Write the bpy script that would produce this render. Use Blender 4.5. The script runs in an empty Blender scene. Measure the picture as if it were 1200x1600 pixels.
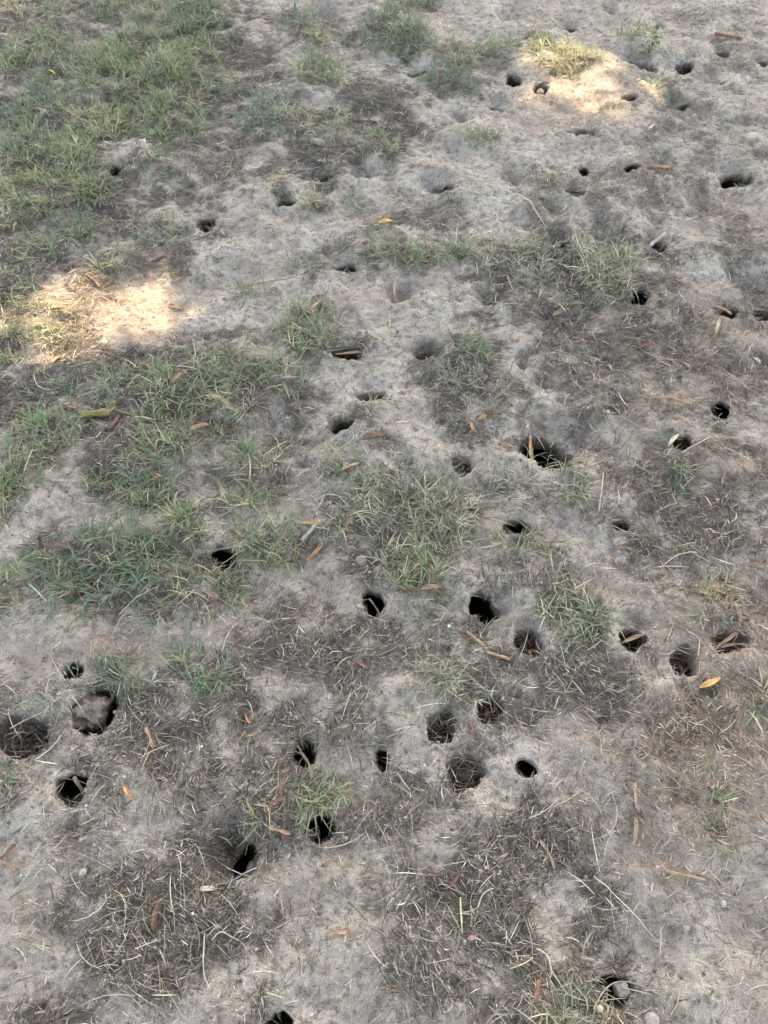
import bpy, math, random
import numpy as np
from mathutils import Vector

random.seed(7)
rng = np.random.default_rng(11)
scene = bpy.context.scene
COL = scene.collection

# ---------------------------------------------------------------- camera
H = 1.55
DEP = math.radians(54.0)
VFOV = math.radians(68.0)
ADDED_TREE = True
cam_d = bpy.data.cameras.new('camera')
cam = bpy.data.objects.new('camera', cam_d)
COL.objects.link(cam)
cam.location = (0, 0, H)
cam.rotation_euler = (math.pi / 2 - DEP, 0, 0)
cam_d.sensor_fit = 'VERTICAL'
cam_d.angle = VFOV
cam_d.clip_start = 0.02
cam_d.clip_end = 400
scene.camera = cam

# ---------------------------------------------------------------- sky, sun, exposure
SUN_EL, SUN_ROT = math.radians(52), math.radians(18)
world = bpy.data.worlds.new('World')
scene.world = world
world.use_nodes = True
wn = world.node_tree
for n in list(wn.nodes):
    wn.nodes.remove(n)
sky = wn.nodes.new('ShaderNodeTexSky')
sky.sky_type = 'NISHITA'
sky.sun_disc = False
sky.sun_elevation = SUN_EL
sky.sun_rotation = SUN_ROT
sky.air_density = 1.0
sky.dust_density = 2.5
sky.ozone_density = 1.0
bg = wn.nodes.new('ShaderNodeBackground')
bg.inputs['Strength'].default_value = 0.15
wo = wn.nodes.new('ShaderNodeOutputWorld')
wn.links.new(sky.outputs[0], bg.inputs[0])
wn.links.new(bg.outputs[0], wo.inputs[0])
sun_d = bpy.data.lights.new('sun', 'SUN')
sun_d.energy = 2.0
sun_d.angle = math.radians(0.53)
sun_d.color = (1.0, 0.92, 0.80)
sun = bpy.data.objects.new('sun', sun_d)
COL.objects.link(sun)
S = Vector((math.sin(SUN_ROT) * math.cos(SUN_EL), math.cos(SUN_ROT) * math.cos(SUN_EL), math.sin(SUN_EL)))
sun.rotation_euler = S.to_track_quat('Z', 'Y').to_euler()
sun.location = S * 30
vs = scene.view_settings
vs.view_transform = 'Standard'
vs.look = 'None'
vs.gamma = 1.0
vs.use_curve_mapping = False
vs.exposure = 3.28
vs.use_white_balance = True
vs.white_balance_temperature = 8600
vs.white_balance_tint = 9
scene.cycles.max_bounces = 6

# ---------------------------------------------------------------- helpers
FPX = 800 / math.tan(VFOV / 2)
TH = math.pi / 2 - DEP
CT, ST = math.cos(TH), math.sin(TH)


def at(px, py, z=0.0):
    """where the sight line through a point of the photograph meets the level z; also the depth"""
    x, y = (px - 600) / FPX, -(py - 800) / FPX
    yy, zz = y * CT + ST, y * ST - CT
    t = (H - z) / -zz
    return x * t, yy * t, t, -zz / math.sqrt(x * x + yy * yy + zz * zz)


def ell(px, py, w, h, lo=0.7, hi=1.6):
    X, Y, t, sn = at(px, py)
    rx = w / 2 * t / FPX
    ry = h / 2 * t / FPX / sn
    return X, Y, rx, min(max(ry, lo * rx), hi * rx)


def hash2(ix, iy, seed):
    with np.errstate(over='ignore'):
        h = (ix.astype(np.uint32) * np.uint32(374761393) + iy.astype(np.uint32) * np.uint32(668265263) + np.uint32(seed * 974711 + 13))
        h = (h ^ (h >> np.uint32(13))) * np.uint32(1274126177)
        h = h ^ (h >> np.uint32(16))
        h = h * np.uint32(2246822519)
        h = h ^ (h >> np.uint32(15))
    return h


def noise(x, y, seed):
    """2D gradient noise, about -1..1"""
    x = np.asarray(x, float)
    y = np.asarray(y, float)
    ix, iy = np.floor(x).astype(np.int64), np.floor(y).astype(np.int64)
    fx, fy = x - ix, y - iy
    u, v = fx * fx * fx * (fx * (fx * 6 - 15) + 10), fy * fy * fy * (fy * (fy * 6 - 15) + 10)

    def g(a, b):
        ang = hash2(ix + a, iy + b, seed).astype(float) * (2 * math.pi / 4294967296.0)
        return np.cos(ang) * (fx - a) + np.sin(ang) * (fy - b)
    n0 = g(0, 0) * (1 - u) + g(1, 0) * u
    n1 = g(0, 1) * (1 - u) + g(1, 1) * u
    return (n0 * (1 - v) + n1 * v) * 1.5


def fbm(x, y, seed, octs=4, gain=0.5):
    s, a, f = 0, 1.0, 1.0
    for k in range(octs):
        s = s + a * noise(x * f + 17.3 * k, y * f - 9.1 * k, seed + k)
        a *= gain
        f *= 2.03
    return s


def sstep(a, b, x):
    t = np.clip((x - a) / (b - a), 0, 1)
    return t * t * (3 - 2 * t)


def mesh_np(name, verts, faces, attrs=None, smooth=True):
    """verts (n,3); faces: list of (k,m) index arrays"""
    me = bpy.data.meshes.new(name)
    verts = np.ascontiguousarray(verts, np.float32)
    me.vertices.add(len(verts))
    me.vertices.foreach_set('co', verts.ravel())
    loops = np.concatenate([np.asarray(f, np.int32).ravel() for f in faces])
    sizes = np.concatenate([np.full(len(f), np.asarray(f).shape[1], np.int32) for f in faces])
    starts = np.concatenate([[0], np.cumsum(sizes)[:-1]]).astype(np.int32)
    me.loops.add(len(loops))
    me.loops.foreach_set('vertex_index', loops)
    me.polygons.add(len(sizes))
    me.polygons.foreach_set('loop_start', starts)
    me.polygons.foreach_set('loop_total', sizes)
    me.polygons.foreach_set('use_smooth', np.full(len(sizes), smooth))
    for k, a in (attrs or {}).items():
        a = np.asarray(a, np.float32)
        if a.ndim == 1:
            at_ = me.attributes.new(k, 'FLOAT', 'POINT')
            at_.data.foreach_set('value', a)
        else:
            if a.shape[1] == 3:
                a = np.concatenate([a, np.ones((len(a), 1), np.float32)], 1)
            at_ = me.attributes.new(k, 'FLOAT_COLOR', 'POINT')
            at_.data.foreach_set('color', a.ravel())
    me.update(calc_edges=True)
    me.validate()
    return me


def link(name, me, mat=None, parent=None, loc=(0, 0, 0)):
    o = bpy.data.objects.new(name, me)
    COL.objects.link(o)
    o.location = loc
    if mat is not None:
        me.materials.append(mat)
    if parent is not None:
        o.parent = parent
    return o


def tag(o, label=None, cat=None, group=None, kind=None):
    if label:
        o['label'] = label
    if cat:
        o['category'] = cat
    if group:
        o['group'] = group
    if kind:
        o['kind'] = kind
    return o


# ---------------------------------------------------------------- materials
def new_mat(name):
    m = bpy.data.materials.new(name)
    m.use_nodes = True
    nt = m.node_tree
    b = nt.nodes['Principled BSDF']
    b.inputs['Specular IOR Level'].default_value = 0.15
    b.inputs['Roughness'].default_value = 0.9
    return m, nt, b


def N(nt, kind, **kw):
    n = nt.nodes.new(kind)
    for k, v in kw.items():
        setattr(n, k, v)
    return n


def mixc(nt, fac, a, b, mode='MIX'):
    m = N(nt, 'ShaderNodeMix', data_type='RGBA', blend_type=mode)
    for sock, v in ((m.inputs[0], fac), (m.inputs[6], a), (m.inputs[7], b)):
        if isinstance(v, (int, float)):
            sock.default_value = v
        elif isinstance(v, tuple):
            sock.default_value = (*v, 1)
        else:
            nt.links.new(v, sock)
    return m.outputs[2]


def ramp(nt, fac, a, b):
    r = N(nt, 'ShaderNodeMapRange', interpolation_type='SMOOTHSTEP')
    r.inputs['From Min'].default_value = a
    r.inputs['From Max'].default_value = b
    nt.links.new(fac, r.inputs['Value'])
    return r.outputs[0]


def tnoise(nt, pos, scale, detail=4, rough=0.6, dist=0.0):
    n = N(nt, 'ShaderNodeTexNoise')
    n.inputs['Scale'].default_value = scale
    n.inputs['Detail'].default_value = detail
    n.inputs['Roughness'].default_value = rough
    n.inputs['Distortion'].default_value = dist
    nt.links.new(pos, n.inputs['Vector'])
    return n.outputs['Fac']


def soil_material():
    m, nt, b = new_mat('dry soil')
    pos = N(nt, 'ShaderNodeNewGeometry').outputs['Position']
    lit = N(nt, 'ShaderNodeAttribute', attribute_name='thatch_shade').outputs['Fac']
    tan = N(nt, 'ShaderNodeAttribute', attribute_name='tan').outputs['Fac']
    big = tnoise(nt, pos, 6, 5, 0.6)
    mid = tnoise(nt, pos, 45, 6, 0.7, 0.3)
    fine = tnoise(nt, pos, 330, 4, 0.7)
    c = mixc(nt, ramp(nt, big, 0.35, 0.65), (0.37, 0.315, 0.262), (0.50, 0.435, 0.37))
    c = mixc(nt, ramp(nt, mid, 0.45, 0.68), c, (0.225, 0.185, 0.15))
    c = mixc(nt, tan, c, (0.33, 0.235, 0.175))
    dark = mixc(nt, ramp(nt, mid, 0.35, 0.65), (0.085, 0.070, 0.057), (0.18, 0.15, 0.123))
    # ragged edge between bare earth and dark litter, with the shade painted under tufts
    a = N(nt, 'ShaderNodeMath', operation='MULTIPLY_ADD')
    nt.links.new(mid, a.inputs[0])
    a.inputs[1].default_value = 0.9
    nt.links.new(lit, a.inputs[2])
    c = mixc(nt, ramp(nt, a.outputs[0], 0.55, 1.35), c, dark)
    grain = N(nt, 'ShaderNodeMapRange')
    grain.inputs['From Min'].default_value = 0.25
    grain.inputs['From Max'].default_value = 0.75
    grain.inputs['To Min'].default_value = 0.58
    grain.inputs['To Max'].default_value = 1.38
    nt.links.new(fine, grain.inputs['Value'])
    cc = N(nt, 'ShaderNodeCombineColor')
    for i in range(3):
        nt.links.new(grain.outputs[0], cc.inputs[i])
    c = mixc(nt, 1.0, c, cc.outputs[0], 'MULTIPLY')
    # small pale grit
    vor = N(nt, 'ShaderNodeTexVoronoi', feature='F1')
    vor.inputs['Scale'].default_value = 190
    nt.links.new(pos, vor.inputs['Vector'])
    sel = N(nt, 'ShaderNodeSeparateColor')
    nt.links.new(vor.outputs['Color'], sel.inputs[0])
    g1 = N(nt, 'ShaderNodeMath', operation='GREATER_THAN')
    g1.inputs[1].default_value = 0.993
    nt.links.new(sel.outputs[0], g1.inputs[0])
    g2 = N(nt, 'ShaderNodeMath', operation='LESS_THAN')
    g2.inputs[1].default_value = 0.28
    nt.links.new(vor.outputs['Distance'], g2.inputs[0])
    g3 = N(nt, 'ShaderNodeMath', operation='MULTIPLY')
    nt.links.new(g1.outputs[0], g3.inputs[0])
    nt.links.new(g2.outputs[0], g3.inputs[1])
    c = mixc(nt, g3.outputs[0], c, (0.47, 0.42, 0.365))
    nt.links.new(c, b.inputs['Base Color'])
    b.inputs['Roughness'].default_value = 0.95
    b.inputs['Specular IOR Level'].default_value = 0.1
    # fine relief
    hsum = N(nt, 'ShaderNodeMath', operation='MULTIPLY_ADD')
    nt.links.new(tnoise(nt, pos, 110, 6, 0.72, 0.4), hsum.inputs[0])
    hsum.inputs[1].default_value = 1.6
    nt.links.new(fine, hsum.inputs[2])
    # drying cracks where the crust is hard
    wv = N(nt, 'ShaderNodeVectorMath', operation='MULTIPLY_ADD')
    wn_ = N(nt, 'ShaderNodeTexNoise')
    wn_.inputs['Scale'].default_value = 25
    nt.links.new(pos, wn_.inputs['Vector'])
    nt.links.new(wn_.outputs['Color'], wv.inputs[0])
    wv.inputs[1].default_value = (.03, .03, .03)
    nt.links.new(pos, wv.inputs[2])
    ve = N(nt, 'ShaderNodeTexVoronoi', feature='DISTANCE_TO_EDGE')
    ve.inputs['Scale'].default_value = 24
    nt.links.new(wv.outputs[0], ve.inputs['Vector'])
    ck = N(nt, 'ShaderNodeMath', operation='MULTIPLY')
    inv = N(nt, 'ShaderNodeMath', operation='SUBTRACT')
    inv.inputs[0].default_value = 1
    nt.links.new(ramp(nt, ve.outputs['Distance'], 0.0, 0.035), inv.inputs[1])
    nt.links.new(inv.outputs[0], ck.inputs[0])
    nt.links.new(ramp(nt, tnoise(nt, pos, 3.5, 3), 0.52, 0.68), ck.inputs[1])
    hck = N(nt, 'ShaderNodeMath', operation='MULTIPLY_ADD')
    nt.links.new(ck.outputs[0], hck.inputs[0])
    hck.inputs[1].default_value = -0.5
    nt.links.new(hsum.outputs[0], hck.inputs[2])
    hsum = hck
    bump = N(nt, 'ShaderNodeBump')
    bump.inputs['Strength'].default_value = 1.0
    bump.inputs['Distance'].default_value = 0.008
    nt.links.new(hsum.outputs[0], bump.inputs['Height'])
    nt.links.new(bump.outputs[0], b.inputs['Normal'])
    return m


def tint_material(name, transl=0.0, rough=0.7, spec=0.2, grain=0.0, gscale=200):
    m, nt, b = new_mat(name)
    c = N(nt, 'ShaderNodeAttribute', attribute_name='tint').outputs['Color']
    if grain:
        pos = N(nt, 'ShaderNodeNewGeometry').outputs['Position']
        n = tnoise(nt, pos, gscale, 4, 0.65)
        mr = N(nt, 'ShaderNodeMapRange')
        mr.inputs['From Min'].default_value = 0.3
        mr.inputs['From Max'].default_value = 0.7
        mr.inputs['To Min'].default_value = 1 - grain
        mr.inputs['To Max'].default_value = 1 + grain
        nt.links.new(n, mr.inputs['Value'])
        cc = N(nt, 'ShaderNodeCombineColor')
        for i in range(3):
            nt.links.new(mr.outputs[0], cc.inputs[i])
        c = mixc(nt, 1.0, c, cc.outputs[0], 'MULTIPLY')
        bump = N(nt, 'ShaderNodeBump')
        bump.inputs['Strength'].default_value = 0.5
        bump.inputs['Distance'].default_value = 0.0008
        nt.links.new(n, bump.inputs['Height'])
        nt.links.new(bump.outputs[0], b.inputs['Normal'])
    nt.links.new(c, b.inputs['Base Color'])
    b.inputs['Roughness'].default_value = rough
    b.inputs['Specular IOR Level'].default_value = spec
    if transl:
        t = N(nt, 'ShaderNodeBsdfTranslucent')
        nt.links.new(c, t.inputs['Color'])
        mx = N(nt, 'ShaderNodeMixShader')
        mx.inputs[0].default_value = transl
        nt.links.new(b.outputs[0], mx.inputs[1])
        nt.links.new(t.outputs[0], mx.inputs[2])
        nt.links.new(mx.outputs[0], nt.nodes['Material Output'].inputs['Surface'])
    return m


M_SOIL = soil_material()
M_GRASS = tint_material('grass blades', 0.3, 0.5, 0.35)
M_STRAW = tint_material('dry straw', 0.12, 0.75, 0.15)
M_LEAF = tint_material('dead leaf', 0.08, 0.6, 0.25, 0.35, 260)
M_STONE = tint_material('stone', 0, 0.9, 0.15, 0.22, 160)
M_BARK = tint_material('bark', 0, 0.9, 0.1, 0.4, 30)

# ---------------------------------------------------------------- where things are (photograph points, turned into ground positions)
# burrows: x, y, width, height, type, label
BUR = [
 (434, 1611, 50, 46, 'deep', 'burrow cut by the bottom edge of the photo, smooth bare slope above it'),
 (962, 1542, 58, 56, 'mid', 'burrow with a square stone and a bent twig in it'),
 (379, 1341, 44, 66, 'deep', 'tall oval burrow with a brown earth slope on its left side'),
 (500, 1291, 44, 48, 'deep', 'black round burrow with yellowing grass hanging over its left lip'),
 (115, 1236, 47, 48, 'deep', 'black round burrow in bare soil with a stick standing in it'),
 (820, 1204, 33, 29, 'deep', 'small black burrow alone in bare soil, no grass or leaf in it'),
 (597, 1186, 25, 34, 'deep', 'narrow upright oval black burrow in bare soil, smallest of the row'),
 (473, 1170, 41, 39, 'deep', 'black burrow with a red brown bark stick leaning inside'),
 (765, 1106, 44, 40, 'fill', 'round burrow with brown leaves inside, sparse grass above its rim'),
 (690, 1133, 50, 54, 'pack', 'burrow choked with brown litter under a pale arching grass tuft'),
 (727, 1205, 62, 62, 'pack', 'wide hollow packed with dark dead grass above a bare slope'),
 (148, 1110, 66, 74, 'deep', 'large burrow with a rounded lump of earth filling its upper part'),
 (114, 1045, 32, 42, 'mid', 'brown cavity just above the burrow with the earth lump'),
 (28, 1146, 92, 66, 'pack', 'large dark pit overhung by weeds at the left edge'),
 (755, 947, 48, 44, 'deep', 'large black burrow below the big central tuft, grey slope on its right'),
 (583, 942, 38, 37, 'deep', 'black burrow with a thin stick across it in pale bare soil'),
 (828, 1000, 52, 46, 'fill', 'burrow stuffed with upright dark bark beside a loose green tuft'),
 (988, 994, 50, 44, 'mid', 'scooped burrow with a curled brown leaf along its lower lip'),
 (1070, 1032, 46, 48, 'fill', 'burrow crammed with upright dark bark strips and a grey twig'),
 (1141, 1003, 58, 38, 'fill', 'wide burrow holding long brown leaves near the right edge'),
 (972, 816, 28, 24, 'mid', 'small dark burrow with dry grass trailing down from its right'),
 (808, 824, 44, 26, 'deep', 'slot shaped burrow with thin green grass below it'),
 (350, 872, 36, 38, 'deep', 'shaded burrow tucked into the right side of a green tuft'),
 (855, 701, 88, 54, 'deep', 'widest burrow, grey scratched walls and an upright bark strip'),
 (722, 728, 40, 32, 'fill', 'burrow filled with a nest of dark strips above the big central tuft'),
 (632, 723, 42, 28, 'bowl', 'shallow hollow with dark crumbs, left of the burrow with the nest of strips'),
 (1062, 695, 38, 28, 'mid', 'burrow with a pale curled leaf standing on its left lip'),
 (1127, 638, 32, 24, 'deep', 'clean dark burrow in tan dry grass near the right edge'),
 (534, 660, 40, 34, 'mid', 'fuzzy dark burrow with a small grass tuft on its right'),
 (580, 617, 46, 28, 'mid', 'scooped burrow with leaf litter on its right slope'),
 (670, 547, 46, 32, 'fill', 'burrow full of dark straw beside a smooth pale hump'),
 (538, 551, 56, 26, 'mid', 'wide dark slot under a fringe of grass with a brown leaf in it'),
 (815, 562, 28, 22, 'bowl', 'hollow with blackish dead weeds at its edge'),
 (852, 595, 24, 13, 'bowl', 'tiny shallow scrape in pale soil above the widest burrow'),
 (960, 630, 58, 28, 'bowl', 'shallow litter covered bowl right of the tiny scrape'),
 (1000, 464, 30, 28, 'deep', 'dark burrow at the right end of the long loose grass band'),
 (1136, 488, 38, 22, 'mid', 'burrow with an orange leaf slanting across its left lip'),
 (1192, 487, 36, 24, 'mid', 'dark burrow at the right edge beside the orange leaf burrow'),
 (1178, 440, 62, 44, 'bowl', 'broad shadowy hollow at the right edge'),
 (764, 467, 36, 28, 'bowl', 'soft rounded hollow at the left end of the long loose grass band'),
 (874, 382, 30, 18, 'mid', 'dark burrow with dry grass stems arching over it'),
 (1025, 373, 34, 26, 'mid', 'burrow with a grey stick leaning out of it'),
 (955, 372, 70, 40, 'bowl', 'broad dished hollow left of the burrow with the grey stick'),
 (540, 413, 42, 16, 'mid', 'low dark slot at the left end of a grass band'),
 (618, 458, 46, 26, 'bowl', 'shallow hollow with an upright tan leaf in it'),
 (322, 350, 28, 16, 'deep', 'small burrow alone in bare soil near the patchy lawn'),
 (446, 314, 30, 20, 'mid', 'burrow with straw coloured grass hanging over its upper rim'),
 (494, 273, 42, 24, 'mid', 'slot burrow below a slope of matted dead grass'),
 (568, 267, 34, 24, 'bowl', 'half filled hollow beside the slope of matted dead grass'),
 (688, 291, 42, 24, 'mid', 'burrow with dark twigs lying in it on bare pale ground'),
 (803, 276, 48, 28, 'bowl', 'soft sided hollow at the edge of the bare pale ground'),
 (897, 299, 38, 22, 'mid', 'burrow below a thin grass tuft with straw along its lip'),
 (913, 265, 18, 13, 'deep', 'tiny squarish black burrow in bare ground'),
 (985, 266, 28, 15, 'mid', 'narrow dark burrow beside a hollow edged with sticks'),
 (1024, 257, 54, 34, 'bowl', 'wide hollow with sticks along its lower edge'),
 (1150, 275, 50, 28, 'mid', 'cup shaped burrow with a sharp lower lip near the right edge'),
 (1098, 310, 42, 24, 'bowl', 'round hollow with crumbly lower rim below the cup shaped burrow'),
 (912, 204, 42, 27, 'mid', 'smooth cup shaped burrow in bare soil just below the sunlit spot'),
 (773, 161, 30, 19, 'mid', 'small burrow with a sprig of pale straw in its mouth'),
 (720, 181, 32, 20, 'bowl', 'faint shallow dent left of the burrow with the straw sprig'),
 (803, 122, 26, 16, 'deep', 'dark burrow at the left edge of the sunlit spot'),
 (846, 134, 24, 17, 'deep', 'burrow inside the sunlit spot under a grassy lip'),
 (981, 160, 24, 10, 'deep', 'flat slot burrow at the right side of the sunlit spot'),
 (1060, 164, 32, 18, 'mid', 'burrow with grass hanging in it right of the sunlit spot'),
 (1110, 126, 36, 28, 'mid', 'double lobed dark burrow near the upper right corner'),
 (1071, 101, 25, 14, 'deep', 'small neat dark burrow between the weed and the double lobed burrow'),
 (995, 94, 42, 22, 'mid', 'wide burrow shaded by a leafy weed'),
 (1018, 106, 20, 17, 'deep', 'small burrow touching the right side of the weed shaded one'),
 (888, 36, 30, 12, 'mid', 'dark burrow above the sunlit tuft in bare ground'),
 (952, 7, 34, 18, 'bowl', 'hollow at the top edge of the photo'),
 (1128, 81, 28, 15, 'mid', 'grey burrow below a reddish twig near the upper right corner'),
 (1190, 92, 24, 12, 'mid', 'small burrow at the right edge near the upper corner'),
 (654, 111, 40, 18, 'mid', 'wide shaded burrow left of a small dense tuft'),
 (581, 27, 24, 11, 'mid', 'small burrow between two dark green tufts at the top'),
 (510, 16, 40, 18, 'bowl', 'soft hollow in bare ground near the top edge'),
 (795, 21, 42, 14, 'bowl', 'thin shaded dip near the top edge'),
 (180, 272, 20, 16, 'deep', 'small black burrow at the right border of the patchy lawn'),
 (518, 168, 24, 14, 'mid', 'burrow half hidden behind a pale grass tuft'),
]
SIDE = {28: (0, .3, 1.5, .12), 434: (-.5, .9, 2.4, .5), 379: (-1.5, .25, 2.4, 2.1), 755: (1.15, .3, 1.8, .7), 855: (.45, .8, 2.0, .7), 148: (-.2, 1.0, 1.6, .5), 988: (.15, 1.1, 1.9, .6), 912: (0, .8, 1.9, .7), 1150: (0, .8, 1.9, .6)}
BURROWS = []
for i, (px, py, w, h, ty, lab) in enumerate(BUR):
    X, Y, rx, ry = ell(px, py, w, h, 0.75, 1.35)
    tilt = min(1.25, 0.85 * math.hypot(X, Y) / H)         # tunnels slant along the sight line, shaped so their mouths look black
    if ty == 'mid':
        ry *= .8
        Y -= .2 * ry
    R = math.sqrt(rx * ry)
    if ty == 'deep':
        D, fr, fd, sl = 6.0 * R, 1.8, 0.15, -tilt
    elif ty == 'mid':
        D, fr, fd, sl = 3.6 * R, 2.1, 0.62, -(.95 if py < 420 else .45) * tilt
    elif ty == 'pack':
        D, fr, fd, sl = 1.9 * R, 1.6, 0.22, 0.1
    elif ty == 'fill':
        D, fr, fd, sl = 2.6 * R, 1.8, 0.25, 0.1
    else:
        D, fr, fd, sl = 1.0 * R, 1.8, 0.35, 0.9
    az = random.uniform(-0.55, 0.55)
    sf = SIDE.get(px, (random.uniform(-0.4, 0.4), .95 if ty == 'mid' else .6, fr, fd))
    fr, fd = sf[2], sf[3]
    BURROWS.append(dict(X=X, Y=Y, rx=rx, ry=ry, R=R, D=D, fr=fr, fd=fd * R, ty=ty, lab=lab,
                        dx=((.85 if ty == 'deep' else .4) * X / H + random.uniform(-.15, .15)) if ty in ('deep', 'mid') else math.sin(az) * sl, dy=-math.cos(az) * sl, seed=100 + 7 * i,
                        fx=sf[0] * rx, fy=sf[1] * ry))

# loose green tufts: x, y, half width, half height, blades weight, mood, label (None = part of the patchy lawn)
LAWN = [
 (305, 25, 48, 32, 1.2, 'dark'), (200, 12, 55, 16, .8, 'mix'), (60, 78, 62, 20, .9, 'mix'), (20, 108, 26, 16, .7, 'mix'), (78, 118, 36, 16, .7, 'dark'),
 (230, 85, 75, 34, 1.1, 'mix'), (160, 110, 48, 34, 1.1, 'mix'), (245, 140, 66, 40, 1.1, 'mix'), (332, 72, 34, 20, .8, 'mix'), (282, 110, 26, 20, 1., 'yellow'),
 (62, 165, 55, 26, 1., 'dark'), (150, 195, 60, 26, 1., 'yellow'), (270, 190, 48, 28, 1.1, 'mix'), (20, 200, 30, 20, .9, 'mix'), (28, 245, 48, 32, 1.1, 'mix'),
 (128, 242, 52, 34, 1.1, 'mix'), (70, 285, 70, 36, 1.1, 'yellow'), (140, 298, 40, 20, .9, 'mix'), (14, 345, 28, 26, .8, 'mix'), (110, 362, 44, 26, .8, 'dark'),
 (42, 395, 40, 18, .6, 'mix'), (22, 460, 42, 40, 1.1, 'mix'), (25, 535, 60, 28, 1.2, 'yellow'), (95, 508, 40, 24, .5, 'yellow'), (178, 410, 30, 16, .6, 'mix'),
 (110, 20, 60, 16, .4, 'mix'), (10, 20, 40, 20, .4, 'dry'), (340, 130, 30, 20, .5, 'mix'),
 (150, 608, 62, 28, 0.66, 'dark'), (225, 628, 64, 36, 0.82, 'mix'), (300, 600, 76, 38, 0.82, 'mix'), (392, 592, 60, 40, 0.74, 'mix'), (275, 690, 72, 40, 0.9, 'mix'),
 (355, 655, 50, 34, .8, 'dry'), (70, 690, 56, 40, 1.1, 'mix'), (95, 625, 46, 26, .5, 'dark'),
]
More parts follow.
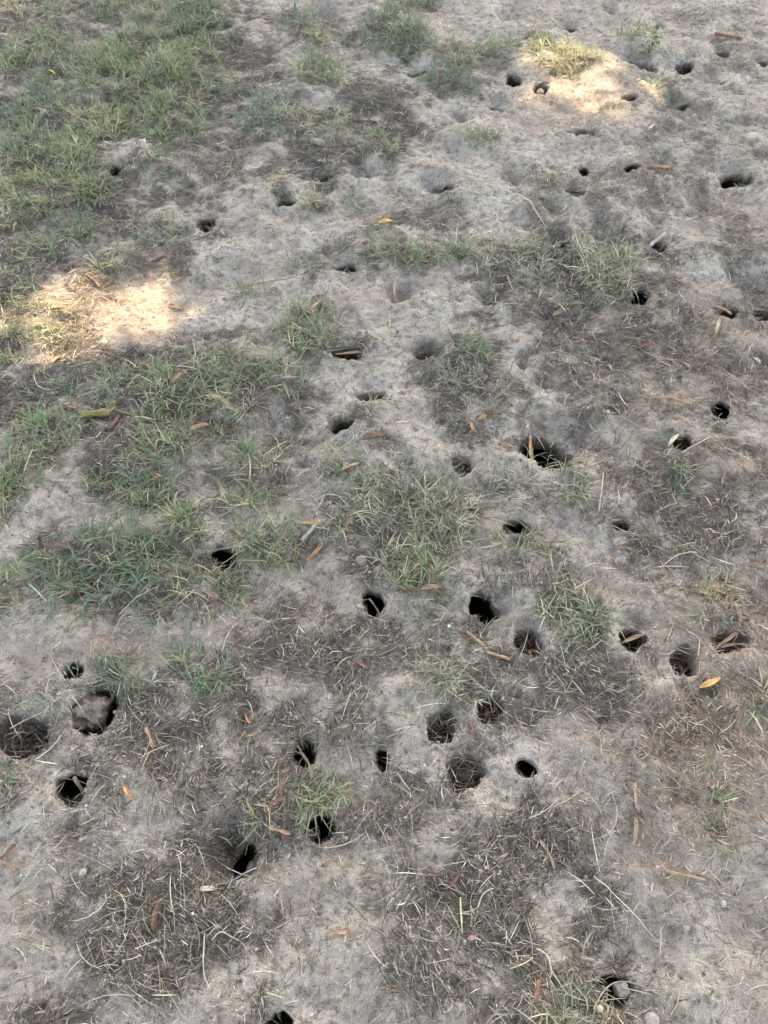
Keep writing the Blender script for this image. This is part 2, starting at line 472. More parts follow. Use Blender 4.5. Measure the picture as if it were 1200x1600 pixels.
TUFT = [
 (20, 775, 34, 46, 1.0, 'mix', 'green tuft at the left edge beside the pale bare patch'),
 (210, 762, 60, 40, 1.0, 'mix', 'loose tuft right of the pale bare patch, brown leaves on its right'),
 (402, 752, 42, 52, 1.0, 'mix', 'tall loose tuft between the left lawn and the bare middle ground'),
 (165, 892, 108, 58, 1.45, 'dark', 'largest dark green tuft on the left, with dark bark at its upper left'),
 (292, 846, 34, 42, 1.1, 'mix', 'tuft above the shaded burrow, with bleached stems'),
 (326, 938, 46, 26, 1.1, 'mix', 'tuft below the shaded burrow, right of the largest dark green tuft'),
 (425, 852, 52, 34, 1.0, 'mix', 'green tuft left of the dark scrap heap and orange bark curl'),
 (250, 965, 24, 13, .9, 'mix', 'tiny tuft with straw tips below the largest dark green tuft'),
 (8, 930, 28, 34, .9, 'mix', 'tuft at the left edge beside the largest dark green tuft'),
 (625, 805, 100, 68, 1.35, 'pale', 'big central tuft, bushy with pale stems pointing right'),
 (655, 905, 42, 34, 1.2, 'mix', 'lower tip of the big central tuft, narrow with brown bark below it'),
 (530, 745, 32, 30, .5, 'mix', 'sparse sprout at the upper left corner of the big central tuft'),
 (565, 655, 30, 16, .8, 'dry', 'small tuft on the right lip of the fuzzy dark burrow'),
 (850, 762, 96, 32, .55, 'pale', 'wide sparse tuft below the widest burrow'),
 (822, 848, 46, 26, .6, 'mix', 'thin green tuft below the slot shaped burrow'),
 (895, 955, 62, 44, .75, 'pale', 'loose tuft with bleached looping stems left of the scooped burrow'),
 (915, 975, 26, 20, .9, 'dark', 'dense little green tuft inside the bleached looping stems'),
 (1040, 735, 30, 34, .75, 'dark', 'feathery tuft below the burrow with the pale curled leaf'),
 (178, 1062, 36, 34, .9, 'dark', 'tuft on the upper right lip of the burrow with the earth lump'),
 (112, 1078, 48, 30, .35, 'weed', 'trailing grey green weed above the burrow with the earth lump'),
 (35, 1125, 60, 36, .5, 'weed', 'weeds arching over the large pit at the left edge'),
 (312, 1057, 52, 28, .8, 'dark', 'flat star shaped tuft alone above the dark litter'),
 (715, 1080, 80, 36, .6, 'pale', 'pale arching tuft above the burrow choked with brown litter'),
 (672, 965, 30, 18, .7, 'dark', 'small green tuft left of the large black burrow'),
 (445, 1282, 42, 32, .75, 'yellow', 'yellowing tuft on the left lip of the black round burrow'),
 (488, 1234, 44, 26, .8, 'mix', 'green tuft between two burrows, above the yellowing tuft'),
 (1120, 1245, 26, 26, .6, 'mix', 'small tuft in tan straw, upper of the pair at the right'),
 (1114, 1306, 22, 22, .7, 'dark', 'small tuft in tan straw, lower of the pair at the right'),
 (1168, 1108, 26, 14, .6, 'mix', 'green and yellow runner pointing right at the right edge'),
 (1125, 950, 40, 52, .5, 'dry', 'dry straw coloured tuft beside the orange leaf near the right edge'),
 (862, 1566, 56, 44, .7, 'pale', 'pale tuft at the bottom edge left of the burrow with the stone'),
 (8, 1226, 14, 24, .8, 'dark', 'sprig of green at the left edge beside the black round burrow'),
 (245, 362, 36, 20, .7, 'mix', 'small tuft at the right border of the patchy lawn, red leaf at its left'),
 (252, 265, 26, 17, .6, 'dark', 'little grey green tuft below the patchy lawn'),
 (465, 40, 32, 20, 1., 'dark', 'dark green tuft near the top, upper of a touching pair'),
 (487, 66, 22, 14, .9, 'yellow', 'yellow green tuft near the top, lower of a touching pair'),
 (500, 116, 38, 24, 1., 'mix', 'round tuft on bare ground below the touching pair'),
 (612, 48, 46, 26, 1.2, 'dark', 'dense dark tuft on bare ground near the top centre'),
 (648, 74, 32, 18, 1., 'dark', 'lower right lobe of the dense dark tuft near the top centre'),
 (556, 58, 24, 9, .8, 'dark', 'thin strip of grass left of the dense dark tuft'),
 (645, 8, 46, 12, 1., 'dark', 'grass at the top edge above the dense dark tuft'),
 (702, 128, 38, 24, 1.1, 'dark', 'bright compact tuft right of the wide shaded burrow'),
 (742, 82, 62, 15, .7, 'mix', 'long low strip of grass leading towards the sunlit spot'),
 (415, 178, 38, 32, 1., 'blue', 'blue green tuft right of the patchy lawn'),
 (466, 186, 34, 18, .6, 'dry', 'dry tuft joining the blue green one'),
 (512, 188, 34, 24, .8, 'pale', 'pale tuft behind which a burrow hides'),
 (592, 230, 36, 22, .7, 'mix', 'small tuft on the bare ground below the dark matted patch'),
 (752, 220, 32, 10, .7, 'mix', 'low strip of grass alone on the pale bare ground'),
 (836, 62, 18, 14, .7, 'dark', 'tiny tuft above the sunlit spot'),
 (888, 98, 50, 20, 1., 'yellow', 'low tuft lying in the sunlit spot'),
 (848, 84, 24, 16, .6, 'yellow', 'thin grass at the upper left of the sunlit spot'),
 (1040, 136, 20, 11, .8, 'dark', 'small dark tuft right of the sunlit spot'),
 (996, 60, 30, 14, .6, 'mix', 'scraggly grass above the burrow shaded by a weed'),
 (868, 293, 42, 20, .6, 'pale', 'thin tuft hanging over the burrow with straw along its lip'),
 (438, 298, 20, 18, .7, 'yellow', 'straw coloured tuft on the upper rim of a burrow'),
 (508, 322, 24, 12, .7, 'yellow', 'small yellow green tuft below the slot burrow'),
 (562, 312, 30, 14, .5, 'mix', 'thin sprigs of grass above the yellow seed pod'),
 (645, 402, 92, 22, .9, 'mix', 'long grass band across the middle of the bare ground'),
 (488, 412, 26, 24, .7, 'mix', 'sprouting tuft left of the low dark slot'),
 (390, 455, 32, 20, .5, 'mix', 'sparse tuft alone in pale bare ground'),
 (480, 520, 42, 44, .9, 'mix', 'tall tuft left of the wide dark slot, leaf at its top'),
 (545, 537, 58, 18, .8, 'pale', 'fringe of grass hanging over the wide dark slot'),
 (800, 412, 60, 38, .7, 'pale', 'left third of the long loose grass band'),
 (885, 432, 66, 42, .7, 'pale', 'middle third of the long loose grass band'),
 (965, 436, 62, 34, .7, 'pale', 'right third of the long loose grass band, over a dark burrow'),
 (745, 552, 32, 20, .7, 'dark', 'small dark tuft right of the burrow full of straw'),
 (742, 616, 52, 40, .5, 'weed', 'grey green weeds in a dark patch above the nest filled burrow'),
 (455, 590, 34, 30, .4, 'mix', 'thin runners at the right end of the left lawn'),
]
# dark matted litter: x, y, half width, half height, strength
DARK = [
 (300, 1135, 190, 75, .8), (90, 1180, 70, 30, .35), (250, 1435, 120, 95, 1.), (180, 1490, 60, 60, .8), (610, 1275, 170, 45, .55), (790, 1385, 110, 95, .95), (450, 1270, 70, 60, .6), (90, 1580, 110, 35, .5),
 (540, 1015, 180, 60, .75), (330, 1050, 90, 40, .3), (880, 1075, 170, 60, .65), (1060, 1130, 150, 60, .5), (1080, 800, 130, 95, .65), (990, 540, 210, 80, .6), (980, 650, 130, 40, .45), (880, 490, 130, 40, .6),
 (745, 610, 85, 62, .8), (440, 620, 80, 45, .5), (490, 245, 90, 40, .7), (590, 180, 65, 55, .85), (1090, 200, 110, 60, .35), (1000, 300, 120, 45, .45), (330, 245, 80, 70, .55), (200, 575, 170, 40, .9), (40, 610, 90, 40, 1.),
 (250, 395, 70, 40, .6), (60, 400, 90, 60, .85), (120, 300, 130, 70, .8), (240, 120, 200, 90, .8), (60, 30, 120, 50, .7), (640, 345, 90, 40, .4), (850, 350, 90, 40, .4), (640, 1520, 130, 55, .45), (870, 1570, 130, 50, .7),
 (560, 1370, 120, 40, .3), (380, 1290, 60, 40, .4), (1130, 60, 90, 60, .3), (560, 60, 60, 40, .4), (720, 110, 70, 40, .35), (620, 400, 110, 26, .5), (900, 430, 150, 60, .7), (250, 650, 170, 70, .9), (330, 760, 120, 50, .45),
 (200, 890, 150, 55, .6), (330, 900, 70, 60, .5), (640, 840, 110, 80, .7), (850, 775, 100, 35, .4), (890, 945, 80, 50, .5), (480, 840, 36, 24, .6), (130, 480, 60, 40, .4), (1010, 1220, 60, 30, .3), (30, 1230, 40, 40, .4), (490, 530, 60, 40, .5),
 (1190, 430, 60, 70, .5), (900, 1270, 60, 40, .3), (160, 1290, 130, 40, .2), (1150, 960, 90, 50, .3), (720, 1160, 70, 60, .3), (290, 1310, 200, 90, .34), (150, 1260, 120, 50, .28), (720, 1300, 240, 60, .36), (560, 1400, 130, 50, .26), (640, 1450, 90, 90, .3), (960, 1320, 70, 50, .3), (430, 1060, 120, 60, .35), (60, 1080, 60, 60, .35), (1100, 1440, 80, 50, .2), (300, 1530, 90, 60, .4), (450, 700, 70, 40, .3), (850, 900, 90, 50, .3), (670, 560, 40, 30, .3), (600, 690, 40, 20, .4),
]
# tan short straw; at lower right it also stands in for faint warm sun
TAN = [
 (1130, 1000, 170, 120, .7), (1120, 1180, 170, 120, .9), (1080, 560, 150, 110, .6), (1080, 740, 150, 90, .5), (1150, 1330, 120, 60, .4), (1050, 1260, 100, 90, .6), (170, 480, 130, 60, .7), (910, 150, 110, 50, .5),
 (210, 1010, 90, 30, .5), (1150, 330, 60, 40, .4), (60, 1010, 60, 40, .3), (40, 1500, 60, 60, .3), (560, 450, 80, 40, .2), (750, 820, 80, 40, .3), (480, 950, 120, 60, .3), (1000, 930, 60, 40, .4),
]


def world_blobs(lst, lo=0.3, hi=4):
    return [(*ell(b[0], b[1], b[2] * 2, b[3] * 2, lo, hi), b[4]) for b in lst]


DARK_W, TAN_W = [(X, Y, a * 1.12, b * 1.12, s) for X, Y, a, b, s in world_blobs(DARK)], world_blobs(TAN)
TUFT_W = [(*ell(b[0], b[1], b[2] * 2, b[3] * 2, 0.4, 2.2), b[4]) for b in LAWN + TUFT]

TUFT_SHADE_W = [(X, Y, rx * .85, ry * .85, min(.95, .8 * w)) for X, Y, rx, ry, w in TUFT_W]  # dead litter under tufts, darkened to paint in the shadow beneath the blades


def blobs(x, y, lst, wob=0.62, seed=3):
    w = np.clip(fbm(x * 6.5, y * 6.5, seed, 5, 0.68), -1.5, 1.5)
    out = np.zeros_like(x)
    for X, Y, rx, ry, s in lst:
        m = (np.abs(x - X) < rx * 2.7) & (np.abs(y - Y) < ry * 2.7)
        if not m.any():
            continue
        r = np.sqrt(((x[m] - X) / rx) ** 2 + ((y[m] - Y) / ry) ** 2)
        v = s * (1 - sstep(0.1, 1.65, r + wob * w[m]))
        out[m] = np.maximum(out[m], v)
    return out


def thatch_shade(x, y):
    d = np.maximum(blobs(x, y, DARK_W), blobs(x, y, TUFT_SHADE_W, .5, 15))
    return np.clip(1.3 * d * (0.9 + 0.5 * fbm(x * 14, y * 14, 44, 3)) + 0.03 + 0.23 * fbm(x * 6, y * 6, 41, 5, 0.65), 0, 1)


def tanness(x, y):
    return np.clip(blobs(x, y, TAN_W, 0.5, 9) + 0.12 * fbm(x * 4, y * 4, 51, 3), 0, 1)


def rim_r(b, x, y):
    qx, qy = (x - b['X']) / b['rx'], (y - b['Y']) / b['ry']
    r = np.sqrt(qx * qx + qy * qy)
    a = np.arctan2(qy, qx)
    s = b['seed']
    wob = 1 + 0.09 * np.sin(2 * a + s) + 0.06 * np.sin(3 * a + 2.3 * s) + 0.035 * np.sin(5 * a + 1.7 * s) + 0.03 * np.sin(9 * a + s * .6)
    return r / wob * (1 + 0.13 * fbm(x * 45, y * 45, 301, 3))


def height(x, y):
    """the soil surface: lumps, crumbs, the dished mouths of the burrows, the low mounds under the tufts"""
    x = np.asarray(x, float)
    y = np.asarray(y, float)
    far = np.clip(1 - (np.hypot(x, y - 2) - 5) / 5, 0, 1)
    z = 0.024 * fbm(x * 2.6, y * 2.6, 1, 3) + 0.014 * fbm(x * 8, y * 8, 5, 3)
    z = z * (0.4 + 0.6 * far)
    rough = 0.5 + 0.5 * np.clip(noise(x * 5, y * 5, 77) + 0.5, 0, 1)
    z += far * rough * (0.0055 * fbm(x * 30, y * 30, 8, 2) + 0.0028 * fbm(x * 85, y * 85, 10, 2))
    # scuffed ridges
    rg = 1 - np.abs(noise(x * 17 + 0.6 * noise(x * 6, y * 6, 21), y * 24, 22))
    z += far * 0.0035 * (rg ** 4)
    for X, Y, rx, ry, s in TUFT_W:
        m = (np.abs(x - X) < rx * 1.6) & (np.abs(y - Y) < ry * 1.6)
        if m.any():
            r = np.sqrt(((x[m] - X) / rx) ** 2 + ((y[m] - Y) / ry) ** 2)
            z[m] += 0.009 * (1 - sstep(0.1, 1.5, r))
    for b in BURROWS:
        k = b['fr'] * 1.9
        m = (np.abs(x - b['X']) < b['rx'] * k) & (np.abs(y - b['Y']) < b['ry'] * k)
        if not m.any():
            continue
        xx, yy = x[m], y[m]
        qx, qy = (xx - b['X'] - b['fx']) / b['rx'], (yy - b['Y'] - b['fy']) / b['ry']
        r = np.sqrt(qx * qx + qy * qy)
        q0x, q0y = (xx - b['X']) / b['rx'], (yy - b['Y']) / b['ry']
        nf = math.hypot(b['fx'] / b['rx'], b['fy'] / b['ry']) + 1e-6
        cs = (q0x * b['fx'] / b['rx'] + q0y * b['fy'] / b['ry']) / nf / np.maximum(np.hypot(q0x, q0y), .2)
        z[m] -= b['fd'] * (1 - sstep(0.3, b['fr'], r)) ** 1.3 * (0.12 + 0.88 * sstep(-0.7, 0.7, cs))
        rr = rim_r(b, xx, yy)
        z[m] += 0.10 * b['R'] * np.exp(-((rr - 1.5) / 0.35) ** 2) * np.clip(-qy * 0.6 + 0.3, 0, 1)
        z[m] -= 0.09 * b['R'] * (1 - sstep(1.0, 1.22, rr))
    return z


# ---------------------------------------------------------------- ground sheet with the burrows as pieces of it
def build_ground():
    ys = [-0.3]
    while ys[-1] < 4.65:
        ys.append(ys[-1] + 0.0031 + 0.00138 * max(ys[-1], 0))
    pre = [-45, -20, -9, -4.5, -2.4, -1.4, -0.9, -0.6, -0.45, -0.36]
    post, st = [], ys[-1] - ys[-2]
    y = ys[-1]
    while y < 70:
        st *= 1.6
        y += st
        post.append(y)
    Yv = np.array(pre + ys + post)
    nc = 540
    u = np.linspace(-1, 1, nc)
    ext, st, v = [], u[1] - u[0], 1.0
    while v < 26:
        st *= 1.6
        v += st
        ext.append(v)
    U = np.array([-e for e in reversed(ext)] + list(u) + ext)
    hw = 0.92 + 0.305 * np.clip(Yv, 0, 5)
    X = U[None, :] * hw[:, None]
    Y = np.repeat(Yv[:, None], len(U), 1)
    sh = X.shape
    x, y = X.ravel(), Y.ravel()
    z = height(x, y)
    owner = np.full(len(x), -1)
    co = np.stack([x, y, z], 1)
    for i, b in enumerate(BURROWS):
        k = 1.6
        m = np.where((np.abs(x - b['X']) < b['rx'] * k) & (np.abs(y - b['Y']) < b['ry'] * k))[0]
        rr = rim_r(b, x[m], y[m])
        ins = rr < 1
        owner[m[rr < 1.1]] = i
        m, rr = m[ins], rr[ins]
        s = 1 - rr
        if b['ty'] == 'bowl':
            dep = b['D'] * sstep(0, 0.95, s)
            g = rr
        else:
            ws = 0.68
            w = np.clip(s / ws, 0, 1)
            dep = b['D'] * (0.25 * w + 0.75 * w ** 1.35) + b['R'] * 0.12 * np.clip((s - ws) / (1 - ws), 0, 1)
            e1 = 0.78 if b['ty'] == 'deep' else 0.68
            g = np.where(s < ws, 1 - (1 - e1) * w, e1 * (1 - s) / (1 - ws))
            g = g + 0.05 * np.sin(w * 3.1)
        sc = g / np.maximum(rr, 1e-5)
        nx = b['X'] + (x[m] - b['X']) * sc + b['dx'] * dep * sstep(0, 0.35, s)
        ny = b['Y'] + (y[m] - b['Y']) * sc + b['dy'] * dep * sstep(0, 0.35, s)
        wobz = 0.10 * b['R'] * fbm(x[m] * 40, y[m] * 40, b['seed'], 3) * sstep(0, 0.3, s)
        co[m, 0] = nx + wobz
        co[m, 1] = ny + wobz * 0.7
        co[m, 2] = z[m] - dep + wobz
    th = thatch_shade(x, y)
    tn = tanness(x, y)
    idx = np.arange(len(x)).reshape(sh)
    F = np.stack([idx[:-1, :-1], idx[:-1, 1:], idx[1:, 1:], idx[1:, :-1]], -1).reshape(-1, 4)
    # vertex normals of the whole sheet so that the pieces meet without a seam
    fn = np.cross(co[F[:, 2]] - co[F[:, 0]], co[F[:, 3]] - co[F[:, 1]])
    vn = np.zeros_like(co)
    for k in range(4):
        for c in range(3):
            vn[:, c] += np.bincount(F[:, k], fn[:, c], len(co))
    vn /= np.maximum(np.linalg.norm(vn, axis=1, keepdims=True), 1e-12)
    fo = owner[F]
    fown = np.where((fo == fo[:, :1]).all(1), fo[:, 0], -1)

    def piece(name, faces, origin):
        vi, inv = np.unique(faces, return_inverse=True)
        me = mesh_np(name, co[vi] - np.array(origin), [inv.reshape(faces.shape)], {'thatch_shade': th[vi], 'tan': tn[vi]})
        me.normals_split_custom_set_from_vertices(vn[vi].tolist())
        return link(name, me, M_SOIL, None, origin)
    g = piece('ground', F[fown == -1], (0, 0, 0))
    tag(g, kind='structure')
    for i, b in enumerate(BURROWS):
        f = F[fown == i]
        if len(f):
            o = piece('burrow', f, (b['X'], b['Y'], float(height(np.array([b['X']]), np.array([b['Y']]))[0]) - b['D']))
            tag(o, b['lab'], 'burrow', 'animal burrows and hollows in the soil')


build_ground()


def in_burrow(x, y, k=1.0, types=('deep', 'mid', 'fill', 'pack')):
    out = np.zeros(len(x), bool)
    for b in BURROWS:
        if b['ty'] in types:
            m = (np.abs(x - b['X']) < b['rx'] * 1.5) & (np.abs(y - b['Y']) < b['ry'] * 1.5)
            if m.any():
                out[m] |= rim_r(b, x[m], y[m]) < k
    return out


# ---------------------------------------------------------------- ribbons: blades, straws
def ribbons(root, az, elev, length, width, bend, swerve, nseg, col, tipcol=None, follow=None, taper=0.85, roll=None):
    """curved tapering ribbons. returns verts, list of faces, colours"""
    n = len(az)
    pts = [root]
    a, e = az.copy(), elev.copy()
    seg = length / nseg
    for k in range(nseg):
        d = np.stack([np.cos(e) * np.cos(a), np.cos(e) * np.sin(a), np.sin(e)], 1)
        pts.append(pts[-1] + d * seg[:, None])
        a = a + swerve / nseg
        e = e - bend / nseg
    P = np.stack(pts, 1)                                  # n, nseg+1, 3
    if follow is not None:
        hz = height(P[:, :, 0].ravel(), P[:, :, 1].ravel()).reshape(n, -1)
        P[:, :, 2] = np.maximum(P[:, :, 2], hz + follow)
    side = np.stack([-np.sin(az), np.cos(az), np.zeros(n)], 1)
    if roll is not None:
        side[:, 2] += np.sin(roll)
        side /= np.linalg.norm(side, axis=1, keepdims=True)
    tt = np.linspace(0, 1, nseg + 1)
    wprof = np.clip(np.minimum(0.55 + 1.6 * tt, 1) * (1 - taper * tt ** 2), 0.08, 1)
    V, C = [], []
    for k in range(nseg):
        w = (width * wprof[k] * 0.5)[:, None]
        V += [P[:, k] - side * w, P[:, k] + side * w]
        c = col if tipcol is None else col * (1 - tt[k] ** 1.5) + tipcol * tt[k] ** 1.5
        C += [c, c]
    V.append(P[:, nseg])
    C.append(col if tipcol is None else tipcol)
    m = 2 * nseg + 1
    V = np.stack(V, 1).reshape(-1, 3)
    C = np.stack(C, 1).reshape(-1, 3)
    base = (np.arange(n) * m)[:, None]
    tri = []
    for k in range(nseg - 1):
        o = 2 * k
        tri += [[o, o + 1, o + 2], [o + 1, o + 3, o + 2]]
    tri.append([m - 3, m - 2, m - 1])
    T = (base[:, :, None] + np.array(tri)[None]).reshape(-1, 3)
    return V, T, C


class Batch:
    def __init__(self):
        self.V, self.T, self.C, self.n = [], [], [], 0

    def add(self, V, T, C):
        self.V.append(V)
        self.T.append(T + self.n)
        self.C.append(C)
        self.n += len(V)

    def build(self, name, mat, parent=None, origin=(0, 0, 0), smooth=True):
        V = np.concatenate(self.V) - np.array(origin)
        me = mesh_np(name, V, [np.concatenate(self.T)], {'tint': np.concatenate(self.C)}, smooth)
        return link(name, me, mat, parent, (0, 0, 0) if parent is not None else origin)


GREEN = {
 'mix': [((.128, .192, .096), .55), ((.095, .152, .090), .23), ((.20, .205, .10), .12), ((.44, .38, .23), .15)],
 'dark': [((.088, .148, .085), .6), ((.105, .168, .108), .28), ((.19, .22, .11), .07), ((.42, .36, .22), .05)],
 'yellow': [((.13, .18, .09), .5), ((.26, .26, .12), .25), ((.50, .42, .23), .25)],
 'blue': [((.105, .170, .128), .7), ((.14, .2, .14), .25), ((.38, .34, .22), .05)],
 'pale': [((.11, .16, .10), .5), ((.22, .24, .15), .15), ((.54, .47, .32), .23), ((.33, .29, .22), .15)],
 'dry': [((.46, .39, .25), .4), ((.32, .28, .2), .3), ((.17, .2, .11), .3)],
 'weed': [((.15, .19, .14), .6), ((.25, .26, .2), .3), ((.38, .34, .26), .1)],
}


def pick(moods, n):
    cols = np.array([c for c, _ in moods])
    p = np.array([w for _, w in moods])
    i = rng.choice(len(cols), n, p=p / p.sum())
    return cols[i] * rng.uniform(0.5, 1.25, (n, 1)) * rng.uniform(0.94, 1.06, (n, 3))


def grass_batch(bt, X, Y, rx, ry, weight, mood, dens=1.0, dry=None, stems=None, ragged=-.4):
    """shoots leaning every way, each with a few short blades set along a stem"""
    area = math.pi * rx * ry
    nsh = int(max(6, area * 3100 * weight * dens))
    r = np.sqrt(rng.random(nsh)) * 1.08
    a = rng.random(nsh) * 2 * math.pi
    # clumping: shoots gather round a few centres
    ncl = max(3, int(area * 350))
    ca, cr = rng.random(ncl) * 2 * math.pi, np.sqrt(rng.random(ncl))
    pick_c = rng.integers(0, ncl, nsh)
    mixf = (rng.random(nsh) < 0.6).astype(float)
    ux = mixf * (cr * np.cos(ca))[pick_c] + (1 - mixf) * r * np.cos(a) + rng.normal(0, .10, nsh)
    uy = mixf * (cr * np.sin(ca))[pick_c] + (1 - mixf) * r * np.sin(a) + rng.normal(0, .10, nsh)
    sx, sy = X + ux * rx, Y + uy * ry
    keep = ~in_burrow(sx, sy, 1.35) & (fbm(sx * 9, sy * 9, 63, 3) > ragged)
    if keep.sum() < .35 * nsh:
        keep = ~in_burrow(sx, sy, 1.1)
    sx, sy = sx[keep], sy[keep]
    nsh = len(sx)
    if nsh == 0:
        return
    sz = height(sx, sy) - 0.002
    saz = np.arctan2(sy - Y, sx - X) + rng.normal(0, 1.9, nsh)
    sel = np.radians(rng.uniform(2, 52, nsh))
    sl = rng.uniform(.008, .044, nsh)
    if mood in ('pale', 'weed'):
        sl *= 1.7
    nb = 6
    k = np.repeat(np.arange(nsh), nb)
    t = np.tile(np.linspace(0.1, 1.0, nb), nsh)
    stem = np.stack([np.cos(sel) * np.cos(saz), np.cos(sel) * np.sin(saz), np.sin(sel)], 1)
    root = np.stack([sx, sy, sz], 1)[k] + stem[k] * (sl[k] * t)[:, None]
    side = np.tile(np.array([1, -1] * (nb // 2)), nsh)
    az = saz[k] + side * rng.uniform(.2, 1.35, len(k)) + rng.normal(0, .2, len(k))
    el = np.clip(sel[k] + rng.normal(0.05, .45, len(k)), -0.15, 1.3)
    L = .014 + .056 * rng.random(len(k)) ** 1.4 * (1.15 if mood in ('dark', 'mix') else 1.0)
    W = rng.uniform(.0017, .0043, len(k))
    if mood in ('pale', 'weed', 'dry'):
        W *= 0.8
    col = pick(GREEN[mood], nsh)[k] * 0.6 + pick(GREEN[mood], len(k)) * 0.4
    tip = np.where((rng.random(len(k)) < 0.35)[:, None], col * 0.5 + np.array([.36, .29, .15]) * 0.5, col * 1.05)
    drop = rng.random(len(k)) < 0.85
    bt.add(*ribbons(root[drop], az[drop], el[drop], L[drop], W[drop], rng.uniform(-.1, 1.7, drop.sum()), rng.normal(0, .5, drop.sum()), 3,
                    col[drop], tip[drop], follow=0.001, roll=rng.normal(0, .5, drop.sum())))
    target = dry if dry is not None else bt
    # the stems, straw coloured, and dead blades lying round the foot
    (stems or target).add(*ribbons(np.stack([sx, sy, sz], 1), saz, sel, sl * 1.1, np.full(nsh, .0014), np.full(nsh, .2), rng.normal(0, .3, nsh), 2,
                        pick([((.27, .25, .15), .6), ((.2, .2, .11), .4)], nsh), follow=0.0008))
    nd = int(nsh * 2.4)
    j = rng.integers(0, nsh, nd)
    dx, dy = sx[j] + rng.normal(0, .012, nd), sy[j] + rng.normal(0, .012, nd)
    ok = ~in_burrow(dx, dy, 1.0)
    dx, dy = dx[ok], dy[ok]
    nd = len(dx)
    target.add(*ribbons(np.stack([dx, dy, height(dx, dy) + .001], 1), rng.random(nd) * 6.283, rng.uniform(-.05, .5, nd), rng.uniform(.015, .045, nd), rng.uniform(.0009, .0017, nd),
                        rng.uniform(0, .8, nd), rng.normal(0, .7, nd), 3, pick([((.44, .38, .27), .22), ((.20, .165, .12), .33), ((.075, .06, .047), .45)], nd), follow=0.001))


def fade(py):
    return 1.0


# the patchy lawn: nobody could count it
lawn = Batch()
for (px, py, w, h, wt, mood) in LAWN:
    X, Y, rx, ry = ell(px, py, w * 2, h * 2, 0.4, 2.2)
    grass_batch(lawn, X, Y, rx, ry, wt * (1.25 if py < 420 else .9), mood, 1.0, ragged=-.22)
tag(lawn.build('grass', M_GRASS), kind='stuff')
for (px, py, w, h, wt, mood, lab) in TUFT:
    X, Y, rx, ry = ell(px, py, w * 2, h * 2, 0.4, 2.2)
    bt, dr, sm = Batch(), Batch(), Batch()
    grass_batch(bt, X, Y, rx, ry, wt, mood, 0.85 if py < 420 else 1.0, dr, sm)
    org = (X, Y, float(height(np.array([X]), np.array([Y]))[0]))
    nm = 'weed_clump' if mood == 'weed' else 'grass_tuft'
    t = bpy.data.objects.new(nm, None)
    COL.objects.link(t)
    t.location = org
    tag(bt.build('green_blades', M_GRASS, t, org), kind='stuff')
    tag(t, lab, 'weed' if mood == 'weed' else 'grass tuft', 'grass tufts scattered over the bare ground')
    tag(dr.build('dead_blades', M_STRAW, t, org), kind='stuff')
    tag(sm.build('runner_stems', M_STRAW, t, org), kind='stuff')

# ---------------------------------------------------------------- dead straw and crumbs over the soil (uncountable)
def scatter(n, fall=0.9, ymax=4.7):
    y = rng.random(n * 3) * (ymax + 0.35) - 0.35
    p = 1 / (1 + fall * np.clip(y, 0, 9)) ** 1.0 * (0.92 + 0.305 * np.clip(y, 0, 5)) / 1.2
    y = y[rng.random(n * 3) < p][:n]
    x = (rng.random(len(y)) * 2 - 1) * (0.92 + 0.305 * np.clip(y, 0, 5)) * 0.99
    return x, y


STRAW = [((.19, .155, .125), .40), ((.31, .26, .205), .28), ((.085, .066, .052), .20), ((.52, .46, .37), .13)]
STRAWT = [((.33, .235, .165), .5), ((.22, .155, .11), .36), ((.48, .38, .27), .14)]

SOILT = [((.40, .345, .29), .45), ((.30, .25, .205), .35), ((.50, .45, .38), .2)]
st = Batch()
x, y = scatter(860000, .62)
d, tn = thatch_shade(x, y), tanness(x, y)
streak = sstep(-.1, .5, fbm(x * 13, y * 13, 71, 3))
p = 0.045 + 0.05 * streak + 0.52 * sstep(0.12, 0.7, d) + 0.24 * tn
ok = (rng.random(len(x)) < p) & ~in_burrow(x, y, 1.02)
x, y, d, tn = x[ok], y[ok], d[ok], tn[ok]
n = len(x)
dirn = 2.4 * fbm(x * 6, y * 6, 33, 2)
az = np.where(rng.random(n) < 0.45, dirn + rng.normal(0, .5, n), rng.random(n) * 6.283)
col = np.where((rng.random(n) < tn * 0.85)[:, None], pick(STRAWT, n), pick(STRAW, n))
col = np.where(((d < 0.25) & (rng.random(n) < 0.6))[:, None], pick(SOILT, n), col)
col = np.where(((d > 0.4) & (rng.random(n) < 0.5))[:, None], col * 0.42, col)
L = (rng.gamma(2.0, .0058, n) + .004) * (1 + .12 * np.clip(y, 0, 4))
w = .0007 + .0015 * rng.random(n) ** 1.6
big = rng.random(n) < 0.25
for sel_, ns_ in ((~big, 2), (big, 3)):
    q = np.where(sel_)[0]
    m = len(q)
    st.add(*ribbons(np.stack([x[q], y[q], height(x[q], y[q]) + .0004], 1), az[q], rng.uniform(-.15, .28, m), L[q] * (1.5 if ns_ == 3 else 1), w[q], rng.uniform(-.2, .6, m), rng.normal(0, .55, m), ns_, col[q],
                    follow=0.0008, taper=0.5, roll=rng.normal(0, .5, m)))
print('straws', n)
